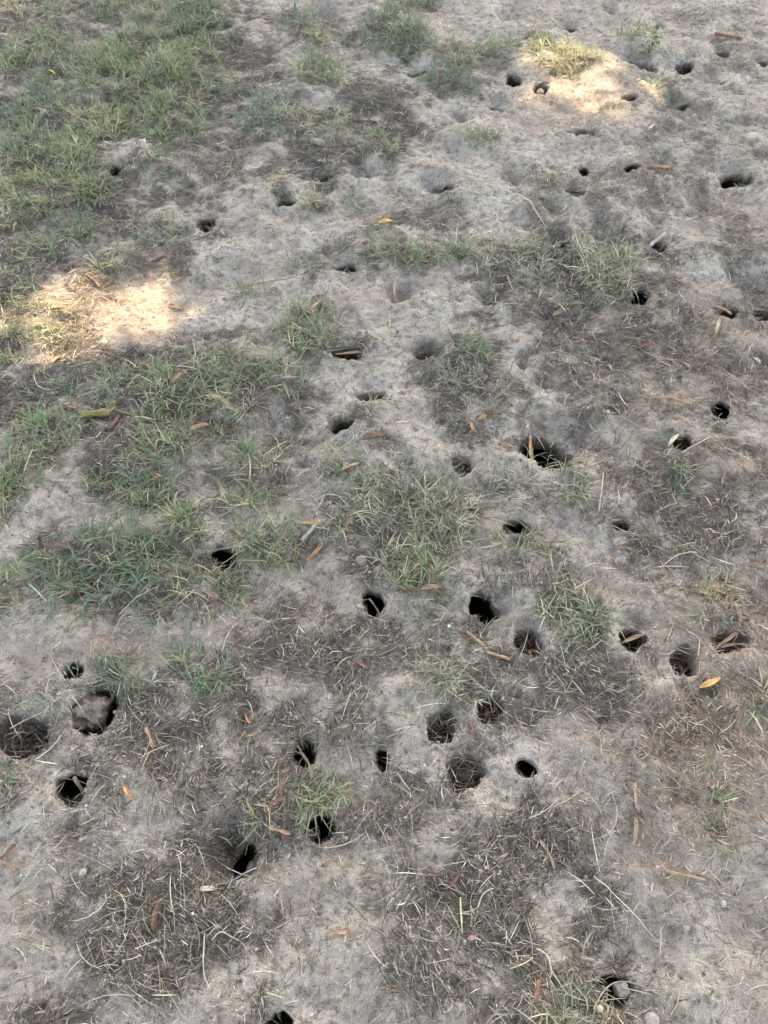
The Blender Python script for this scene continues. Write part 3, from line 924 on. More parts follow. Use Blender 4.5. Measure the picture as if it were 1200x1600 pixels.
# longer bleached stems
x, y = scatter(13000)
d = thatch_shade(x, y)
ok = (rng.random(len(x)) < 0.05 + 0.5 * sstep(.2, .8, d)) & ~in_burrow(x, y, 1.0)
x, y = x[ok], y[ok]
n = len(x)
st.add(*ribbons(np.stack([x, y, height(x, y) + .002], 1), rng.random(n) * 6.283, rng.uniform(-.02, .3, n), rng.gamma(4, .010, n) + .015, rng.uniform(.0008, .0019, n), rng.uniform(-.1, .6, n), rng.normal(0, .7, n), 4,
                pick([((.44, .38, .28), .5), ((.26, .21, .16), .4), ((.56, .50, .39), .1)], n), follow=0.0018, taper=0.4, roll=rng.normal(0, .4, n)))
tag(st.build('dry_grass_litter', M_STRAW), kind='stuff')

# crumbs of soil and grit
def crumbs(n0, rmin, rmax, prob, cols):
    x, y = scatter(n0)
    ok = (rng.random(len(x)) < prob(x, y)) & ~in_burrow(x, y, 1.0)
    x, y = x[ok], y[ok]
    n = len(x)
    r = rmin + (rmax - rmin) * rng.random(n) ** 3
    octa = np.array([[1, 0, 0], [0, 1, 0], [-1, 0, 0], [0, -1, 0], [0, 0, 1], [0, 0, -1]], float)
    tri = np.array([[0, 1, 4], [1, 2, 4], [2, 3, 4], [3, 0, 4]])
    V = octa[None] * rng.uniform(.6, 1.3, (n, 6, 1))
    a = rng.random(n) * 6.283
    c, s = np.cos(a)[:, None], np.sin(a)[:, None]
    V = np.stack([V[:, :, 0] * c - V[:, :, 1] * s, V[:, :, 0] * s + V[:, :, 1] * c, V[:, :, 2] * 0.7], 2) * r[:, None, None]
    V += np.stack([x, y, height(x, y) + r * 0.3], 1)[:, None]
    T = (np.arange(n) * 6)[:, None, None] + tri[None]
    C = np.repeat(pick(cols, n), 6, 0)
    return V.reshape(-1, 3), T.reshape(-1, 3), C


cb = Batch()
cb.add(*crumbs(60000, .0007, .0048, lambda x, y: 0.35 + 0.65 * sstep(0, .5, fbm(x * 8, y * 8, 91, 3)), [((.24, .205, .17), .6), ((.16, .133, .108), .38), ((.36, .32, .27), .02)]))
def near_burrow(x, y):
    out = np.zeros(len(x))
    for b in BURROWS:
        if b['ty'] != 'bowl':
            sgn = 1 if b['seed'] % 2 else -1
            r = np.hypot(x - b['X'] - sgn * .6 * b['rx'], y - b['Y'] + .7 * b['ry']) / b['R']
            out = np.maximum(out, np.exp(-(r / 1.9) ** 2))
    return out


cb.add(*crumbs(170000, .0008, .0058, lambda x, y: .55 * near_burrow(x, y), [((.215, .18, .15), .6), ((.15, .123, .10), .4)]))
tag(cb.build('soil_crumbs', M_STONE, smooth=False), kind='stuff')

# litter fallen into burrows
lb = Batch()
for b in BURROWS:
    if b['ty'] in ('fill', 'mid', 'bowl', 'pack'):
        n = {'fill': 150, 'mid': 14, 'bowl': 20, 'pack': 230}[b['ty']]
        zc = float(height(np.array([b['X']]), np.array([b['Y']]))[0])
        r, a = np.sqrt(rng.random(n)) * 0.62, rng.random(n) * 6.283
        lvl = {'fill': .75, 'mid': .9, 'bowl': .85, 'pack': .8}[b['ty']]
        if b['ty'] in ('pack', 'fill'):
            r = r * 1.45
        zz = zc - b['D'] * lvl + rng.random(n) * b['D'] * {'fill': .5, 'pack': .62}.get(b['ty'], .12)
        if b['ty'] == 'bowl':
            zz = zc - b['D'] * (1 - r) * 0.8 + .003
        x = b['X'] + r * np.cos(a) * b['rx'] + b['dx'] * (zc - zz)
        y = b['Y'] + r * np.sin(a) * b['ry'] + b['dy'] * (zc - zz)
        az = rng.random(n) * 6.283
        L = rng.uniform(.35, 1.3, n) * b['R']
        root = np.stack([x - np.cos(az) * L * .45, y - np.sin(az) * L * .45, zz], 1)
        c0 = pick([((.10, .062, .043), .5), ((.17, .13, .10), .22), ((.28, .18, .115), .10), ((.06, .047, .038), .18)] if b['ty'] != 'pack' else
                  [((.07, .05, .038), .45), ((.14, .112, .09), .27), ((.05, .042, .036), .2), ((.36, .31, .25), .08)], n)
        lb.add(*ribbons(root, az, rng.normal(.1, .25, n), L, rng.uniform(.0012, .006, n) * (1 if b['ty'] == 'fill' else .45), rng.uniform(-.3, .8, n), rng.normal(0, .4, n), 4, c0, taper=.5, roll=rng.normal(0, .8, n)))
x, y = scatter(9000)
d = thatch_shade(x, y)
ok = (rng.random(len(x)) < .03 + .22 * sstep(.2, .8, d)) & ~in_burrow(x, y, 1.0)
x, y = x[ok], y[ok]
n = len(x)
lb.add(*ribbons(np.stack([x, y, height(x, y) + .003], 1), rng.random(n) * 6.283, rng.uniform(-.1, .4, n), rng.uniform(.006, .022, n), rng.uniform(.002, .006, n), rng.uniform(-.2, 1.2, n), rng.normal(0, .5, n), 4,
                pick([((.16, .095, .06), .4), ((.26, .19, .13), .3), ((.30, .29, .28), .15), ((.09, .07, .055), .15)], n), follow=.002, taper=.6, roll=rng.normal(0, .6, n)))
tag(lb.build('leaf_litter', M_LEAF), kind='stuff')

# ---------------------------------------------------------------- single leaves, bark strips, sticks, stones
OR, RB, TA, DK, GY, YE, BR, PA = (.40, .19, .08), (.18, .088, .058), (.42, .30, .19), (.085, .055, .042), (.25, .22, .19), (.56, .36, .08), (.28, .17, .10), (.48, .41, .32)


def in_grass(px, py):
    X, Y, t, sn = at(px, py)
    return any(((X - a) / rx) ** 2 + ((Y - b) / ry) ** 2 < 1 for a, b, rx, ry, w in TUFT_W if w > .55)


def hz(x, y):
    return float(height(np.array([x]), np.array([y]))[0])


def blade_solid(p0, p1, width, col, kind, curl, arch):
    """a dead leaf or a strip of bark with thickness, from p0 to p1"""
    p0, p1 = Vector(p0), Vector(p1)
    d = p1 - p0
    L = d.length
    d.normalize()
    side = Vector((-d.y, d.x, 0))
    side = side.normalized() if side.length > 1e-3 else Vector((1, 0, 0))
    up = d.cross(side)
    if up.z < 0:
        up = -up
    ns, nc = 10, 5
    V, C = [], []
    sd = random.random() * 10
    thick = 0.0007 if kind == 'leaf' else 0.0016
    for layer in (0, 1):
        for i in range(ns + 1):
            t = i / ns
            if kind == 'leaf':
                w = width * (math.sin(math.pi * min(1, t * 0.93 + 0.035)) ** 0.75)
            else:
                w = width * (0.82 + 0.2 * math.sin(t * 7 + sd) + 0.1 * math.sin(t * 17 + sd * 2)) * (0.55 if i in (0, ns) else 1)
            bend = math.sin(t * math.pi) * arch * L
            sway = 0.06 * L * math.sin(t * 3.3 + sd)
            tw = 0.7 * math.sin(t * 2.2 + sd) * (1 if kind == 'leaf' else .4)
            s2 = side * math.cos(tw) + up * math.sin(tw)
            u2 = up * math.cos(tw) - side * math.sin(tw)
            c = p0 + d * (L * t) + up * bend + side * sway
            for j in range(nc):
                q = j / (nc - 1) * 2 - 1
                th = q * curl
                off = s2 * (math.sin(th) / max(curl, .01) * w / 2) + u2 * ((1 - math.cos(th)) / max(curl, .01) * w / 2)
                v = c + off - u2 * (thick * layer)
                V.append(v)
                k = 1 + 0.18 * math.sin(t * 9 + sd + q * 2) - 0.25 * (t > 0.86) - (0.12 if abs(q) < .1 and kind == 'leaf' else 0)
                g_ = sum(col) / 3
                C.append([(a * .92 + g_ * .08) * .95 * k * (1 if not layer else .85) for a in col])
    n1 = (ns + 1) * nc
    F = []
    for i in range(ns):
        for j in range(nc - 1):
            a = i * nc + j
            F.append((a, a + 1, a + nc + 1, a + nc))
            F.append((n1 + a, n1 + a + nc, n1 + a + nc + 1, n1 + a + 1))
    for i in range(ns):
        a, b2 = i * nc, i * nc + nc - 1
        F.append((a, a + nc, n1 + a + nc, n1 + a))
        F.append((b2, n1 + b2, n1 + b2 + nc, b2 + nc))
    for j in range(nc - 1):
        F.append((j, n1 + j, n1 + j + 1, j + 1))
        e = ns * nc + j
        F.append((e, e + 1, n1 + e + 1, n1 + e))
    return np.array(V), np.array(F), np.array(C)


def tube(pts, rads, col, sides=7, rough=.12):
    pts = [Vector(p) for p in pts]
    V, C, F = [], [], []
    for i, p in enumerate(pts):
        d = (pts[min(i + 1, len(pts) - 1)] - pts[max(i - 1, 0)]).normalized()
        a = d.cross(Vector((0, 0, 1)))
        a = a.normalized() if a.length > .05 else Vector((1, 0, 0))
        b = a.cross(d)
        for k in range(sides):
            th = k / sides * 2 * math.pi
            r = rads[i] * (1 + random.uniform(-rough, rough))
            V.append(p + (a * math.cos(th) + b * math.sin(th)) * r)
            s = random.uniform(.8, 1.2)
            C.append([q * s for q in col])
    for i in range(len(pts) - 1):
        for k in range(sides):
            k2 = (k + 1) % sides
            F.append((i * sides + k, i * sides + k2, (i + 1) * sides + k2, (i + 1) * sides + k))
    n = len(V)
    V += [pts[0], pts[-1]]
    C += [col, col]
    T = []
    for k in range(sides):
        k2 = (k + 1) % sides
        T.append((n, k2, k))
        T.append((n + 1, (len(pts) - 1) * sides + k, (len(pts) - 1) * sides + k2))
    return np.array(V), [np.array(F), np.array(T)], np.array(C)


# kind, x0, y0, x1, y1, width in photo points, colour, label, optional levels of both ends (metres over the soil), curl
LEAVES = [
 ('leaf', 590, 350, 616, 343, 9, YE, 'yellow seed pod pair lying on bare soil above the grass band'),
 ('leaf', 606, 318, 621, 314, 6, YE, 'small yellow leaf above the seed pod pair'),
 ('bark', 833, 676, 832, 716, 8, (.42, .235, .105), 'orange brown bark strip standing in the widest burrow', (.012, -.03)),
 ('leaf', 903, 716, 918, 723, 12, OR, 'small crumpled orange leaf right of the widest burrow'),
 ('leaf', 734, 664, 739, 678, 9, OR, 'lower of two small orange leaf scraps near the grey weeds'),
 ('leaf', 747, 662, 759, 655, 9, OR, 'upper of two small orange leaf scraps near the grey weeds'),
 ('leaf', 786, 701, 801, 700, 6, OR, 'orange scrap on the bare ledge left of the widest burrow'),
 ('bark', 536, 741, 560, 727, 8, TA, 'pale tan bark roll above the big central tuft'),
 ('bark', 570, 697, 602, 683, 13, RB, 'dark reddish bark scrap below the scooped burrow'),
 ('leaf', 595, 108, 612, 114, 6, OR, 'small rust leaf on bare ground left of the wide shaded burrow'),
 ('leaf', 565, 386, 584, 381, 7, RB, 'red brown leaf above the left end of the grass band'),
 ('leaf', 499, 475, 488, 494, 9, (.4, .25, .15), 'tan leaf pointing down above the tall tuft'),
 ('leaf', 488, 470, 514, 468, 5, RB, 'thin leaf lying level above the tan pointing leaf'),
 ('bark', 474, 496, 495, 507, 7, BR, 'brown strip at the top of the tall tuft'),
 ('leaf', 424, 451, 439, 458, 6, BR, 'small brown leaf alone in pale soil left of the tan leaf'),
 ('bark', 620, 433, 617, 459, 6, TA, 'upright tan leaf strip in the shallow hollow', (.02, -.01)),
 ('bark', 864, 490, 891, 481, 11, BR, 'stubby brown bark piece under the loose grass band'),
 ('bark', 848, 524, 870, 518, 7, DK, 'dark bark splinter below the stubby bark piece'),
 ('bark', 900, 529, 924, 527, 7, RB, 'red brown bark flake in the dark litter under the grass band'),
 ('leaf', 1123, 506, 1116, 524, 8, TA, 'pale tan leaf below the orange leaf burrow'),
 ('bark', 1117, 481, 1141, 496, 7, OR, 'orange leaf slanting over a burrow lip near the right edge', (.012, 0)),
 ('bark', 1012, 514, 1024, 523, 5, BR, 'small brown splinter left of the pale tan leaf'),
 ('bark', 992, 541, 1017, 536, 9, RB, 'reddish bark flake in the litter below the dark burrow'),
 ('leaf', 1064, 561, 1079, 573, 9, (.34, .25, .2), 'dull pinkish brown leaf in tan straw'),
 ('bark', 1045, 624, 1078, 638, 5, BR, 'thin brown stick above the burrow with the pale curled leaf'),
 ('leaf', 1055, 686, 1042, 707, 8, PA, 'pale curled leaf standing on a burrow lip', (.018, .004)),
 ('leaf', 945, 646, 956, 645, 7, PA, 'tiny pale curl in the shallow litter covered bowl'),
 ('leaf', 953, 562, 958, 573, 8, GY, 'grey leaf standing in dry grass above the shallow bowl'),
 ('leaf', 1011, 206, 1024, 199, 6, PA, 'white leaf on the ground below the sunlit spot'),
 ('leaf', 1094, 914, 1139, 928, 10, OR, 'long orange leaf beside the dry straw tuft'),
 ('leaf', 1147, 938, 1153, 981, 7, TA, 'long tan leaf pointing down at the wide burrow'),
 ('leaf', 1089, 1079, 1120, 1065, 13, (.55, .29, .10), 'orange boat shaped leaf below the bark crammed burrow'),
 ('leaf', 1165, 1063, 1182, 1082, 9, GY, 'grey brown leaf right of the orange boat shaped leaf'),
 ('leaf', 1165, 883, 1196, 889, 7, BR, 'brown leaf at the right edge above the long orange leaf'),
 ('bark', 1129, 744, 1126, 764, 6, BR, 'upright brown scrap in litter near the right edge'),
 ('leaf', 1101, 776, 1109, 795, 6, TA, 'tan splinter pointing down in grey litter'),
 ('bark', 970, 1003, 1006, 994, 9, BR, 'curled brown leaf on the lower lip of the scooped burrow', (.0, .004)),
 ('leaf', 468, 817, 504, 825, 9, (.42, .27, .13), 'golden brown leaf above the dark scrap heap'),
 ('bark', 478, 872, 505, 847, 11, (.36, .18, .095), 'orange bark curl below the dark scrap heap'),
 ('stick', 473, 849, 495, 829, 6, GY, 'short grey stick on the dark scrap heap'),
 ('bark', 545, 815, 545, 845, 8, RB, 'reddish strip at the left foot of the big central tuft'),
 ('leaf', 656, 930, 689, 926, 9, BR, 'brown leaf pointing left below the lower tip of the central tuft'),
 ('bark', 636, 925, 658, 940, 6, RB, 'dark strip at the lower left of the central tuft tip'),
 ('bark', 684, 931, 703, 942, 6, RB, 'dark strip right of the leaf below the central tuft tip'),
 ('bark', 672, 905, 680, 920, 8, RB, 'upright reddish flake under the central tuft tip'),
 ('stick', 729, 987, 757, 1012, 5, BR, 'upper of two thin sticks below the large black burrow'),
 ('stick', 760, 1021, 795, 1034, 5, BR, 'lower of two thin sticks below the large black burrow'),
 ('bark', 227, 1140, 244, 1170, 8, (.40, .22, .13), 'orange brown leaf strip on the dark litter between burrows'),
 ('leaf', 198, 1232, 208, 1254, 7, (.5, .21, .07), 'small bright orange leaf right of the black round burrow'),
 ('bark', 251, 1408, 239, 1455, 13, RB, 'dark red bark strip in the dense matted straw'),
 ('bark', 4, 1345, 29, 1322, 9, RB, 'dark brown strip at the left edge, upper of two'),
 ('bark', 5, 1350, 37, 1362, 7, BR, 'brown strip at the left edge, lower of two'),
 ('leaf', 310, 1387, 334, 1386, 13, (.42, .33, .26), 'pale crumpled leaf below the tall oval burrow'),
 ('bark', 516, 1459, 547, 1456, 10, (.38, .21, .13), 'smooth orange brown bark flake on bare soil near the bottom'),
 ('bark', 843, 1313, 869, 1356, 8, (.40, .26, .16), 'straight tan bark stick left of the long pale stalk'),
 ('bark', 988, 1228, 995, 1272, 8, (.38, .26, .185), 'upper of two brown leaf strips in line on bare soil'),
 ('bark', 993, 1280, 987, 1322, 9, (.40, .25, .16), 'lower split one of two brown leaf strips in line'),
 ('bark', 450, 1209, 434, 1246, 7, RB, 'red brown bark curl above the yellowing tuft', (.012, .004)),
 ('bark', 424, 1262, 445, 1248, 9, RB, 'dark bark chip below the red brown curl'),
 ('bark', 421, 1299, 455, 1303, 8, (.36, .2, .12), 'brown curl under the yellowing tuft'),
 ('leaf', 553, 1030, 578, 1050, 8, RB, 'dark maroon leaf in the grey litter of the middle'),
 ('bark', 696, 1392, 716, 1368, 8, RB, 'forked reddish leaf in straw, right of a thinner one'),
 ('leaf', 665, 1369, 688, 1375, 6, RB, 'thin reddish leaf left of the forked one'),
 ('leaf', 729, 1469, 741, 1467, 9, (.40, .24, .17), 'tiny pinkish leaf scrap below the straw heap'),
 ('bark', 1112, 1272, 1132, 1297, 5, RB, 'brown stem between the pair of tufts at the right'),
 ('stick', 1040, 1361, 1100, 1376, 5, BR, 'brown twig lying in bare soil below the lower tuft at the right'),
 ('bark', 741, 1586, 757, 1598, 7, RB, 'reddish scrap at the bottom edge'),
 ('bark', 302, 684, 328, 670, 9, (.33, .18, .11), 'brown bark curl lying in the left lawn below the middle'),
 ('bark', 275, 615, 290, 601, 9, (.35, .19, .11), 'brown leaf standing in the left lawn, middle one of three'),
 ('bark', 253, 789, 263, 767, 8, RB, 'lower of two red strips at the loose tuft'),
 ('bark', 239, 748, 257, 763, 7, RB, 'upper of two red strips at the loose tuft'),
 ('bark', 113, 603, 135, 590, 7, RB, 'red brown strip at the upper left of the left lawn'),
 ('bark', 83, 573, 93, 558, 9, (.33, .16, .10), 'upright brown leaf under the yellow sunlit grass'),
 ('bark', 200, 585, 232, 577, 8, RB, 'dark red strip on the bare rim above the left lawn'),
 ('bark', 98, 643, 117, 650, 9, RB, 'left one of two brown leaves left of the mossy stick'),
 ('leaf', 110, 645, 128, 649, 8, BR, 'right one of two brown leaves left of the mossy stick'),
 ('bark', 172, 681, 191, 655, 8, RB, 'frayed red bark right of the mossy stick'),
 ('leaf', 366, 569, 394, 561, 8, BR, 'brown leaf at the upper right of the left lawn'),
 ('bark', 268, 441, 290, 432, 9, BR, 'brown leaf curl at the right end of the left sunlit spot'),
 ('bark', 138, 438, 162, 453, 8, RB, 'red strip on the left sunlit spot'),
 ('bark', 238, 415, 262, 408, 8, DK, 'dark chip above the left sunlit spot'),
 ('bark', 70, 490, 105, 487, 6, BR, 'brown stem across the left part of the left sunlit spot'),
 ('leaf', 203, 362, 213, 348, 8, RB, 'red leaf standing at the right border of the patchy lawn'),
 ('leaf', 262, 475, 284, 478, 8, BR, 'tan brown leaf with a small sprig below the brown leaf curl'),
 ('bark', 66, 878, 69, 848, 9, DK, 'left prong of dark bark at the largest dark green tuft', (0, .03)),
 ('bark', 70, 878, 86, 850, 7, RB, 'right prong of dark bark at the largest dark green tuft', (0, .025)),
 ('bark', 95, 864, 118, 858, 6, RB, 'flat red bark strip above the largest dark green tuft'),
 ('leaf', 327, 939, 347, 944, 11, (.24, .14, .1), 'brown leaf under the tuft below the shaded burrow'),
 ('bark', 383, 1113, 389, 1129, 5, OR, 'orange splinter standing in grey litter above the bark burrow'),
 ('bark', 383, 1145, 400, 1144, 5, (.36, .21, .13), 'orange splinter lying level in grey litter'),
 ('stick', 1013, 384, 1039, 364, 6, GY, 'grey stick leaning out of a burrow', (-.01, .012)),
 ('stick', 487, 222, 506, 230, 11, (.17, .145, .105), 'grey wooden stub in the matted dead grass'),
 ('stick', 551, 190, 588, 193, 4, DK, 'dark twig in the dark matted patch near the top'),
 ('stick', 1015, 265, 1045, 269, 6, BR, 'brown stick along the lower edge of the wide hollow'),
 ('stick', 985, 276, 1020, 275, 4, BR, 'thinner stick left of the brown one at the wide hollow'),
 ('stick', 1115, 56, 1160, 62, 5, RB, 'reddish twig above the grey burrow near the upper right corner'),
 ('leaf', 918, 356, 928, 361, 8, (.28, .12, .08), 'small rust leaf at the rim of the broad dished hollow'),
 ('stick', 128, 659, 175, 654, 13, (.15, .122, .045), 'thick mossy olive stick lying in grass'),
 ('bark', 836, 1533, 832, 1572, 11, RB, 'frayed red bark strip in the pale tuft at the bottom'),
 ('bark', 466, 1158, 480, 1183, 8, (.18, .1, .07), 'red brown stick leaning inside a black burrow', (-.012, -.03)),
 ('stick', 117, 1214, 127, 1240, 7, (.25, .21, .17), 'grey stick standing in the black round burrow', (-.004, -.05)),
 ('bark', 575, 934, 597, 953, 4, (.26, .18, .13), 'thin stick across the burrow in pale soil', (-.006, -.02)),
 ('bark', 375, 1365, 388, 1338, 10, (.17, .13, .11), 'flat grey bark piece inside the tall oval burrow', (-.03, -.02)),
 ('bark', 1120, 1006, 1150, 992, 8, (.27, .18, .11), 'long brown leaf lying across the wide burrow', (0, .006)),
 ('bark', 1125, 1012, 1165, 1013, 7, (.22, .15, .10), 'lower brown leaf in the wide burrow', (-.004, .002)),
 ('bark', 965, 852, 990, 858, 8, BR, 'curled brown strip below the small dark burrow'),
 ('bark', 962, 868, 968, 880, 7, (.34, .2, .13), 'short upright tan scrap below the curled brown strip'),
 ('bark', 415, 560, 402, 603, 0, BR, ''),
 ('bark', 524, 556, 566, 555, 8, BR, 'brown leaf in the wide dark slot under the grass fringe', (-.004, .004)),
 ('bark', 205, 700, 222, 716, 6, RB, 'reddish strip at the lower edge of the left lawn'),
 ('bark', 290, 733, 300, 742, 8, RB, 'reddish scrap right of the loose tuft'),
 ('bark', 735, 1128, 741, 1145, 8, (.27, .13, .08), 'reddish flake between the two litter filled burrows'),
 ('leaf', 1178, 556, 1190, 565, 6, PA, 'pale small leaf at the right edge in tan straw'),
 ('leaf', 78, 118, 88, 121, 8, (.55, .45, .07), 'bright yellow bit in the patchy lawn'),
 ('leaf', 226, 228, 232, 238, 6, PA, 'pale leaf below the patchy lawn'),
 ('leaf', 1188, 42, 1200, 50, 7, PA, 'whitish leaf at the right edge near the top corner'),
]
for L_ in LEAVES:
    kind, x0, y0, x1, y1, w, col, lab = L_[:8]
    lv = L_[8] if len(L_) > 8 else ((0.019, 0.021) if in_grass(x0, y0) else (0.0045, 0.006))
    if not lab:
        continue
    X0, Y0, t0, s0 = at(x0, y0)
    X1, Y1, t1, s1 = at(x1, y1)
    width = w * (t0 + t1) / 2 / FPX
    z0, z1 = hz(X0, Y0) + lv[0] , hz(X1, Y1) + lv[1]
    org = np.array([(X0 + X1) / 2, (Y0 + Y1) / 2, min(z0, z1)])
    if kind == 'stick':
        n = 6
        pts = []
        for i in range(n + 1):
            q = i / n
            jx, jy = random.gauss(0, .06) * width, random.gauss(0, .06) * width
            pts.append((X0 + (X1 - X0) * q + jx, Y0 + (Y1 - Y0) * q + jy, z0 + (z1 - z0) * q + width * .25))
        V, F, C = tube(pts, [width / 2 * (.9 + .15 * math.sin(i * 1.7)) for i in range(n + 1)], col)
        me = mesh_np('stick', V - org, F, {'tint': C})
        o = link('stick', me, M_LEAF, None, org)
        tag(o, lab, 'stick', 'sticks and twigs on the ground')
    else:
        V, F, C = blade_solid((X0, Y0, z0), (X1, Y1, z1), width, col, kind, 1.0 if kind == 'leaf' else 1.25, 0.08 if kind == 'leaf' else .03)
        nm = 'dead_leaf' if kind == 'leaf' else 'bark_strip'
        me = mesh_np(nm, V - org, [F], {'tint': C})
        o = link(nm, me, M_LEAF, None, org)
        cat = 'leaf' if ('leaf' in lab or kind == 'leaf') else 'bark strip'
        if 'seed pod' in lab:
            cat = 'seed pod'
        tag(o, lab, cat, 'fallen leaves and bark on the ground')

# thin stalks: points, width in photo points, colour, lift, label
STALKS = [
 ([(930, 1368), (955, 1393), (985, 1422), (1012, 1450), (1046, 1482)], 3.2, (.5, .43, .33), 'long straight pale stalk crossing the bare soil at lower right'),
 ([(925, 1578), (940, 1552), (965, 1534), (995, 1536), (1042, 1560)], 4.5, (.25, .215, .175), 'bent twig arching over the stone in a burrow'),
 ([(955, 1242), (963, 1268), (958, 1293), (942, 1308), (922, 1313)], 2.4, (.38, .32, .25), 'curved stem hooking left on bare soil'),
 ([(836, 1484), (852, 1497), (858, 1520), (868, 1535), (880, 1552)], 4, (.42, .37, .29), 'pale jointed straw beside the pale tuft at the bottom'),
 ([(795, 1515), (815, 1508), (830, 1498)], 4, (.42, .36, .24), 'short pale straw left of the jointed one'),
 ([(400, 1355), (375, 1366), (345, 1376), (310, 1384)], 3, (.37, .33, .26), 'grey stem trailing from the tall oval burrow'),
 ([(318, 1455), (318, 1495), (320, 1525), (331, 1548)], 4, (.40, .345, .265), 'bleached stem bending down from the matted straw'),
 ([(330, 1468), (345, 1456), (362, 1464), (375, 1470)], 3.4, (.42, .365, .285), 'pale forked straw right of the matted straw'),
 ([(718, 1405), (719, 1435), (721, 1460)], 4, (.5, .43, .24), 'upright yellow straw at the left of the straw heap'),
 ([(745, 1420), (752, 1402), (768, 1393)], 3.6, (.40, .355, .29), 'bent pale straw in the straw heap'),
 ([(1090, 862), (1060, 865), (1035, 882)], 2.6, (.48, .42, .34), 'pale straw right of the curled brown strip'),
 ([(1030, 880), (1050, 881), (1073, 882)], 3.6, (.42, .35, .27), 'level tan straw above the scooped burrow'),
 ([(935, 800), (938, 770), (943, 738)], 3, (.45, .38, .29), 'upright dry stem right of the wide sparse tuft'),
 ([(46, 914), (62, 930), (77, 946)], 3.6, (.52, .46, .38), 'pale bent straw left of the largest dark green tuft'),
 ([(187, 963), (215, 945), (250, 925)], 3, (.38, .32, .22), 'tan stem leaving the largest dark green tuft'),
 ([(350, 1020), (355, 1000), (369, 975)], 2.6, (.4, .34, .26), 'thin stem above the flat star shaped tuft'),
 ([(805, 310), (825, 328), (850, 360)], 2.6, (.45, .4, .33), 'pale forked twig left of the broad dished hollow'),
 ([(613, 353), (627, 365), (641, 376)], 2.4, (.46, .42, .36), 'pale sprig right of the yellow seed pod pair'),
 ([(400, 443), (430, 440), (462, 435), (480, 428)], 3, (.2, .16, .12), 'dark twig beside the sprouting tuft'),
 ([(720, 1262), (750, 1264), (781, 1261)], 3.2, (.2, .17, .16), 'grey twig on bare soil below the wide hollow'),
 ([(1090, 1028), (1091, 1010), (1092, 1000)], 3, (.4, .37, .34), 'grey twig standing on the rim of the bark crammed burrow'),
 ([(55, 1190), (80, 1172), (100, 1152)], 2.8, (.5, .44, .35), 'pale straw below the large pit at the left edge'),
 ([(15, 1138), (45, 1122), (72, 1112), (100, 1095)], 2.8, (.36, .33, .26), 'grey stem over the large pit at the left edge'),
 ([(55, 590), (60, 605), (75, 612), (90, 607)], 2.2, (.42, .39, .31), 'thin looping stem at the dark left margin'),
 ([(290, 640), (320, 625), (350, 628)], 2.2, (.4, .35, .26), 'thin runner stem across the left lawn'),
 ([(1105, 690), (1085, 705), (1060, 718)], 2.6, (.45, .38, .3), 'pale straw right of the feathery tuft'),
]
for pts, w, col, lab in STALKS:
    # smooth the polyline
    P = []
    for i in range(len(pts) - 1):
        p0, p1, p2, p3 = pts[max(i - 1, 0)], pts[i], pts[i + 1], pts[min(i + 2, len(pts) - 1)]
        for k in range(5):
            t = k / 5
            P.append(tuple(.5 * (2 * p1[c] + (p2[c] - p0[c]) * t + (2 * p0[c] - 5 * p1[c] + 4 * p2[c] - p3[c]) * t * t + (3 * p1[c] - p0[c] - 3 * p2[c] + p3[c]) * t ** 3) for c in (0, 1)))
    P.append(pts[-1])
    W = []
    zs = []
    for (a, b) in P:
        X, Y, t, sn = at(a, b)
        W.append((X, Y, t))
        zs.append(hz(X, Y))
    zs = np.array(zs)
    lo = np.convolve(np.pad(zs, 3, mode='edge'), np.ones(7) / 7, 'valid')
    zs = np.maximum(zs, lo)
    rad = [w * .62 * q[2] / FPX / 2 * (1 - .45 * i / len(P)) for i, q in enumerate(W)]
    pp = [(q[0], q[1], z + r + .002 + .006 * math.sin(math.pi * i / len(P))) for i, (q, z, r) in enumerate(zip(W, zs, rad))]
    V, F, C = tube(pp, rad, col, 6, .08)
    org = np.array(pp[0])
    o = link('dry_stalk', mesh_np('dry_stalk', V - org, F, {'tint': C}), M_STRAW, None, org)
    tag(o, lab, 'twig' if 'twig' in lab else 'stalk', 'dry stalks lying on the ground')


# stones and clods
def rock(px, py, w, col, lab, name, cat, lift=0.25, squash=.7, cube=0.0, mat=None, amp=.16):
    X, Y, t, sn = at(px, py)
    r = w / 2 * t / FPX
    V, F = [], []
    nu, nv = 36, 22
    sd = random.random() * 50
    for j in range(nv + 1):
        ph = math.pi * j / nv
        for i in range(nu):
            th = 2 * math.pi * i / nu
            v = Vector((math.sin(ph) * math.cos(th), math.sin(ph) * math.sin(th), math.cos(ph)))
            m = max(abs(v.x), abs(v.y), abs(v.z))
            k = (1 - cube) + cube / m * .85
            q = float(fbm(np.array([v.x * 1.4 + v.z + sd]), np.array([v.y * 1.4 - v.z * .7 + sd]), 5, 3)[0])
            q2 = float(fbm(np.array([v.x * 6 + v.z * 3 + sd]), np.array([v.y * 6 - v.z * 4 + sd]), 9, 3)[0])
            v = v * (k * (1 + amp * q + amp * .22 * q2))
            V.append((v.x * r, v.y * r * 1.0, v.z * r * squash))
    for j in range(nv):
        for i in range(nu):
            F.append((j * nu + i, (j + 1) * nu + i, (j + 1) * nu + (i + 1) % nu, j * nu + (i + 1) % nu))
    V = np.array(V)
    a = random.random() * 3
    R2 = np.array([[math.cos(a), -math.sin(a), 0], [math.sin(a), math.cos(a), 0], [0, 0, 1]])
    V = V @ R2.T
    C = np.array([col] * len(V))
    att = {'tint': C}
    if mat is M_SOIL:
        att = {'thatch_shade': np.zeros(len(V)), 'tan': np.full(len(V), .3)}
    o = link(name, mesh_np(name, V, [np.array(F)], att), mat or M_STONE, None, (X, Y, hz(X, Y) + lift * r))
    return tag(o, lab, cat)


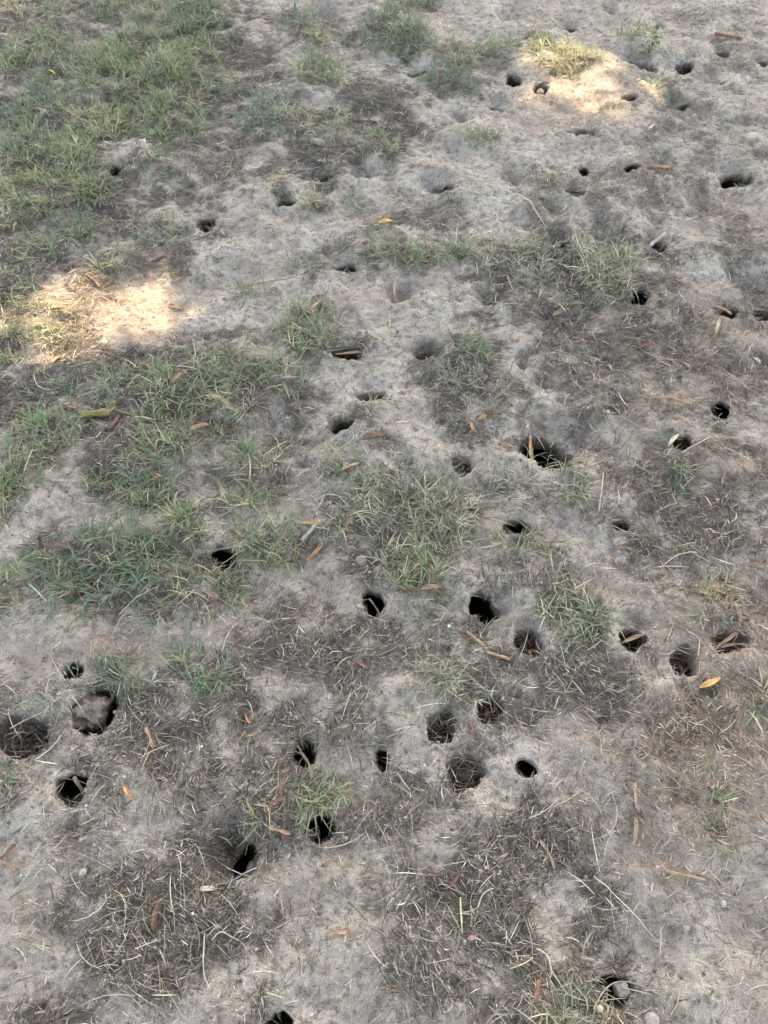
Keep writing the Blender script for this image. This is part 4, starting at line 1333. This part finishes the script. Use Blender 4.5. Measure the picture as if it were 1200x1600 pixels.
rock(977, 1546, 24, (.19, .165, .14), 'square grey tan stone sitting in a burrow under a bent twig', 'stone', 'stone', -0.7, .9, .7)
rock(1020, 1594, 22, (.25, .21, .175), 'rounded stone at the bottom edge right of the square stone', 'stone', 'stone', .2, .6)
rock(1133, 1409, 10, (.33, .29, .25), 'pale round pebble on bare soil at lower right', 'pebble', 'pebble', .3)
rock(935, 1577, 11, (.36, .29, .2), 'small tan pebble below the square stone', 'pebble', 'pebble', .3)
rock(301, 1427, 5, (.5, .46, .4), 'tiny white pebble in the dense matted straw', 'pebble', 'pebble', .9)
rock(701, 983, 5, (.45, .4, .34), 'tiny white pebble below the small green tuft', 'pebble', 'pebble', .5)
rock(565, 878, 18, (.17, .14, .115), 'larger of two earth clods left of the central tuft tip', 'soil_clod', 'clod', .2, .5, .3)
rock(590, 893, 12, (.17, .14, .115), 'smaller of two earth clods left of the central tuft tip', 'soil_clod', 'clod', .2, .6)
rock(734, 811, 12, (.17, .14, .115), 'earth clod at the right shoulder of the big central tuft', 'soil_clod', 'clod', .2, .7)
rock(133, 1098, 60, (.33, .27, .22), 'rounded lump of earth filling a burrow', 'soil_clod', 'clod', -.75, .8, 0.35, M_SOIL, .5)
rock(130, 1364, 12, (.3, .255, .215), 'pale crumbled clod on the lower left bare soil', 'soil_clod', 'clod', .1, .5, .3)
rock(474, 1275, 12, (.24, .21, .18), 'grey pebble on the upper left rim of the black round burrow', 'pebble', 'pebble', .3, .8)
rock(845, 138, 12, (.17, .145, .12), 'grey stone in the burrow inside the sunlit spot', 'stone', 'stone', -.4, .8)

# leafy weed by the burrow at the top right
wd = Batch()
X, Y, t, sn = at(1014, 82)
n = 90
a = rng.random(n) * 6.283
r = np.sqrt(rng.random(n)) * .045
root = np.stack([X + r * np.cos(a), Y + r * np.sin(a), np.full(n, hz(X, Y)) + rng.random(n) * .09], 1)
wd.add(*ribbons(root, a, rng.uniform(-.2, .7, n), rng.uniform(.015, .03, n), rng.uniform(.008, .014, n), rng.uniform(.2, 1, n), rng.normal(0, .3, n), 3, pick([((.06, .115, .05), .7), ((.09, .14, .06), .3)], n), taper=.4))
n = 9
wd.add(*ribbons(np.repeat(np.array([[X, Y, hz(X, Y) - .003]]), n, 0), rng.random(n) * 6.283, rng.uniform(.8, 1.4, n), rng.uniform(.05, .1, n), np.full(n, .003), np.full(n, .3), rng.normal(0, .3, n), 4, pick([((.1, .13, .06), 1)], n)))
tag(wd.build('leafy_weed', M_GRASS, None, (X, Y, hz(X, Y))), 'broad leaved dark green weed above a wide burrow at the upper right', 'weed')

# ---------------------------------------------------------------- the tree that shades the place (its crown stands beyond the frame), plus an added one
GAPS = [(*ell(170, 482, 240, 90, .2, 3), .955), (*ell(75, 518, 200, 78, .2, 3), .96), (*ell(872, 128, 100, 90, .2, 3), .94), (*ell(965, 148, 100, 60, .2, 3), .94), (*ell(890, 85, 60, 32, .2, 3), .9)]


def in_gap(P, k=1.0, wob=None, chance=False):
    g = P - np.array(S)[None] * (P[:, 2:3] / S.z)
    out = np.zeros(len(P), bool)
    for X, Y, rx, ry, pw in GAPS:
        rr = np.sqrt(((g[:, 0] - X) / (rx + .09)) ** 2 + ((g[:, 1] - Y) / (ry + .09)) ** 2)
        hit = rr < (k if wob is None else k + wob)
        out |= hit & (rng.random(len(P)) < pw) if chance else hit
    return out


def shade_tree(foot, cen, rad3, n, ncl, lab):
    foot, cen = Vector(foot), Vector(cen)
    root = bpy.data.objects.new('shade_tree', None)
    COL.objects.link(root)
    root.location = foot
    tag(root, lab, 'tree')
    pts, rad = [], []
    for i in range(9):
        q = i / 8
        pts.append((0.25 * math.sin(q * 3), -.3 * q * q, q * 6.2))
        rad.append(.30 * (1 - q) ** .7 + .05)
    V, F, C = tube(pts, rad, (.2, .16, .13), 12, .06)
    link('trunk', mesh_np('trunk', V, F, {'tint': C}), M_BARK, root)
    for k in range(9):
        a = k * 2.4
        z0 = 3.2 + .3 * k
        p0 = Vector((0.2, -.15, z0))
        p1 = Vector((cen.x - foot.x + rad3[0] * .6 * math.cos(a), cen.y - foot.y + rad3[1] * .6 * math.sin(a), cen.z + random.uniform(-.6, .9)))
        mid = p0.lerp(p1, .5) + Vector((0, 0, .35))
        ps = [p0.lerp(mid, q / 12).lerp(mid.lerp(p1, q / 12), q / 12) for q in range(13)]
        if in_gap(np.array(ps) + np.array(foot), 1.5).any():
            continue
        V, F, C = tube(ps, [.11 - .09 * q / 12 for q in range(13)], (.2, .16, .13), 8, .06)
        link('limb', mesh_np('limb', V, F, {'tint': C}), M_BARK, root)
    d = rng.normal(0, 1, (ncl, 3))
    d /= np.linalg.norm(d, axis=1, keepdims=True)
    cc = d * (rng.random((ncl, 1)) ** (1 / 3)) * np.array(rad3) + np.array(cen)
    P = cc[rng.integers(0, ncl, n)] + rng.normal(0, .30, (n, 3))
    P = P[~in_gap(P, 1.0, .35 * fbm(P[:, 0] * 2, P[:, 2] * 2, 5, 2), True)]
    n = len(P)
    v = rng.normal(0, 1, (n, 3))
    v /= np.linalg.norm(v, axis=1, keepdims=True)
    u = np.cross(v, rng.normal(0, 1, (n, 3)))
    u /= np.linalg.norm(u, axis=1, keepdims=True)
    L, W = rng.uniform(.09, .16, n)[:, None], rng.uniform(.04, .07, n)[:, None]
    V = np.stack([P - v * L, P + u * W, P + v * L, P - u * W], 1).reshape(-1, 3)
    F = np.arange(n * 4).reshape(-1, 4)
    C = np.repeat(pick([((.055, .085, .035), .6), ((.08, .10, .045), .4)], n), 4, 0)
    link('crown', mesh_np('crown', V - np.array(foot), [F], {'tint': C}, False), M_GRASS, root)


c0 = Vector((0.0, 1.9, 0)) + S * (6.6 / S.z)
shade_tree((4.4, 8.2, -0.1), c0, (4.9, 4.9, 1.9), 52000, 1500, 'tall shade tree beyond the far edge, its thick crown shading the bare ground')
if ADDED_TREE:  # unseen tree added so its crown cuts overhead sky and deepens contrast
    shade_tree((-2.6, -4.4, -0.1), (-0.6, -2.2, 6.4), (4.3, 3.6, 1.8), 16000, 900, 'unseen second tree, added on the near side to block overhead sky')

tris = sum(len(p.vertices) - 2 for o in scene.objects if o.type == 'MESH' and len(o.data.polygons) < 4000 for p in o.data.polygons)
print('objects', len(scene.objects), 'small mesh tris', tris, 'polys', sum(len(o.data.polygons) for o in scene.objects if o.type == 'MESH'))
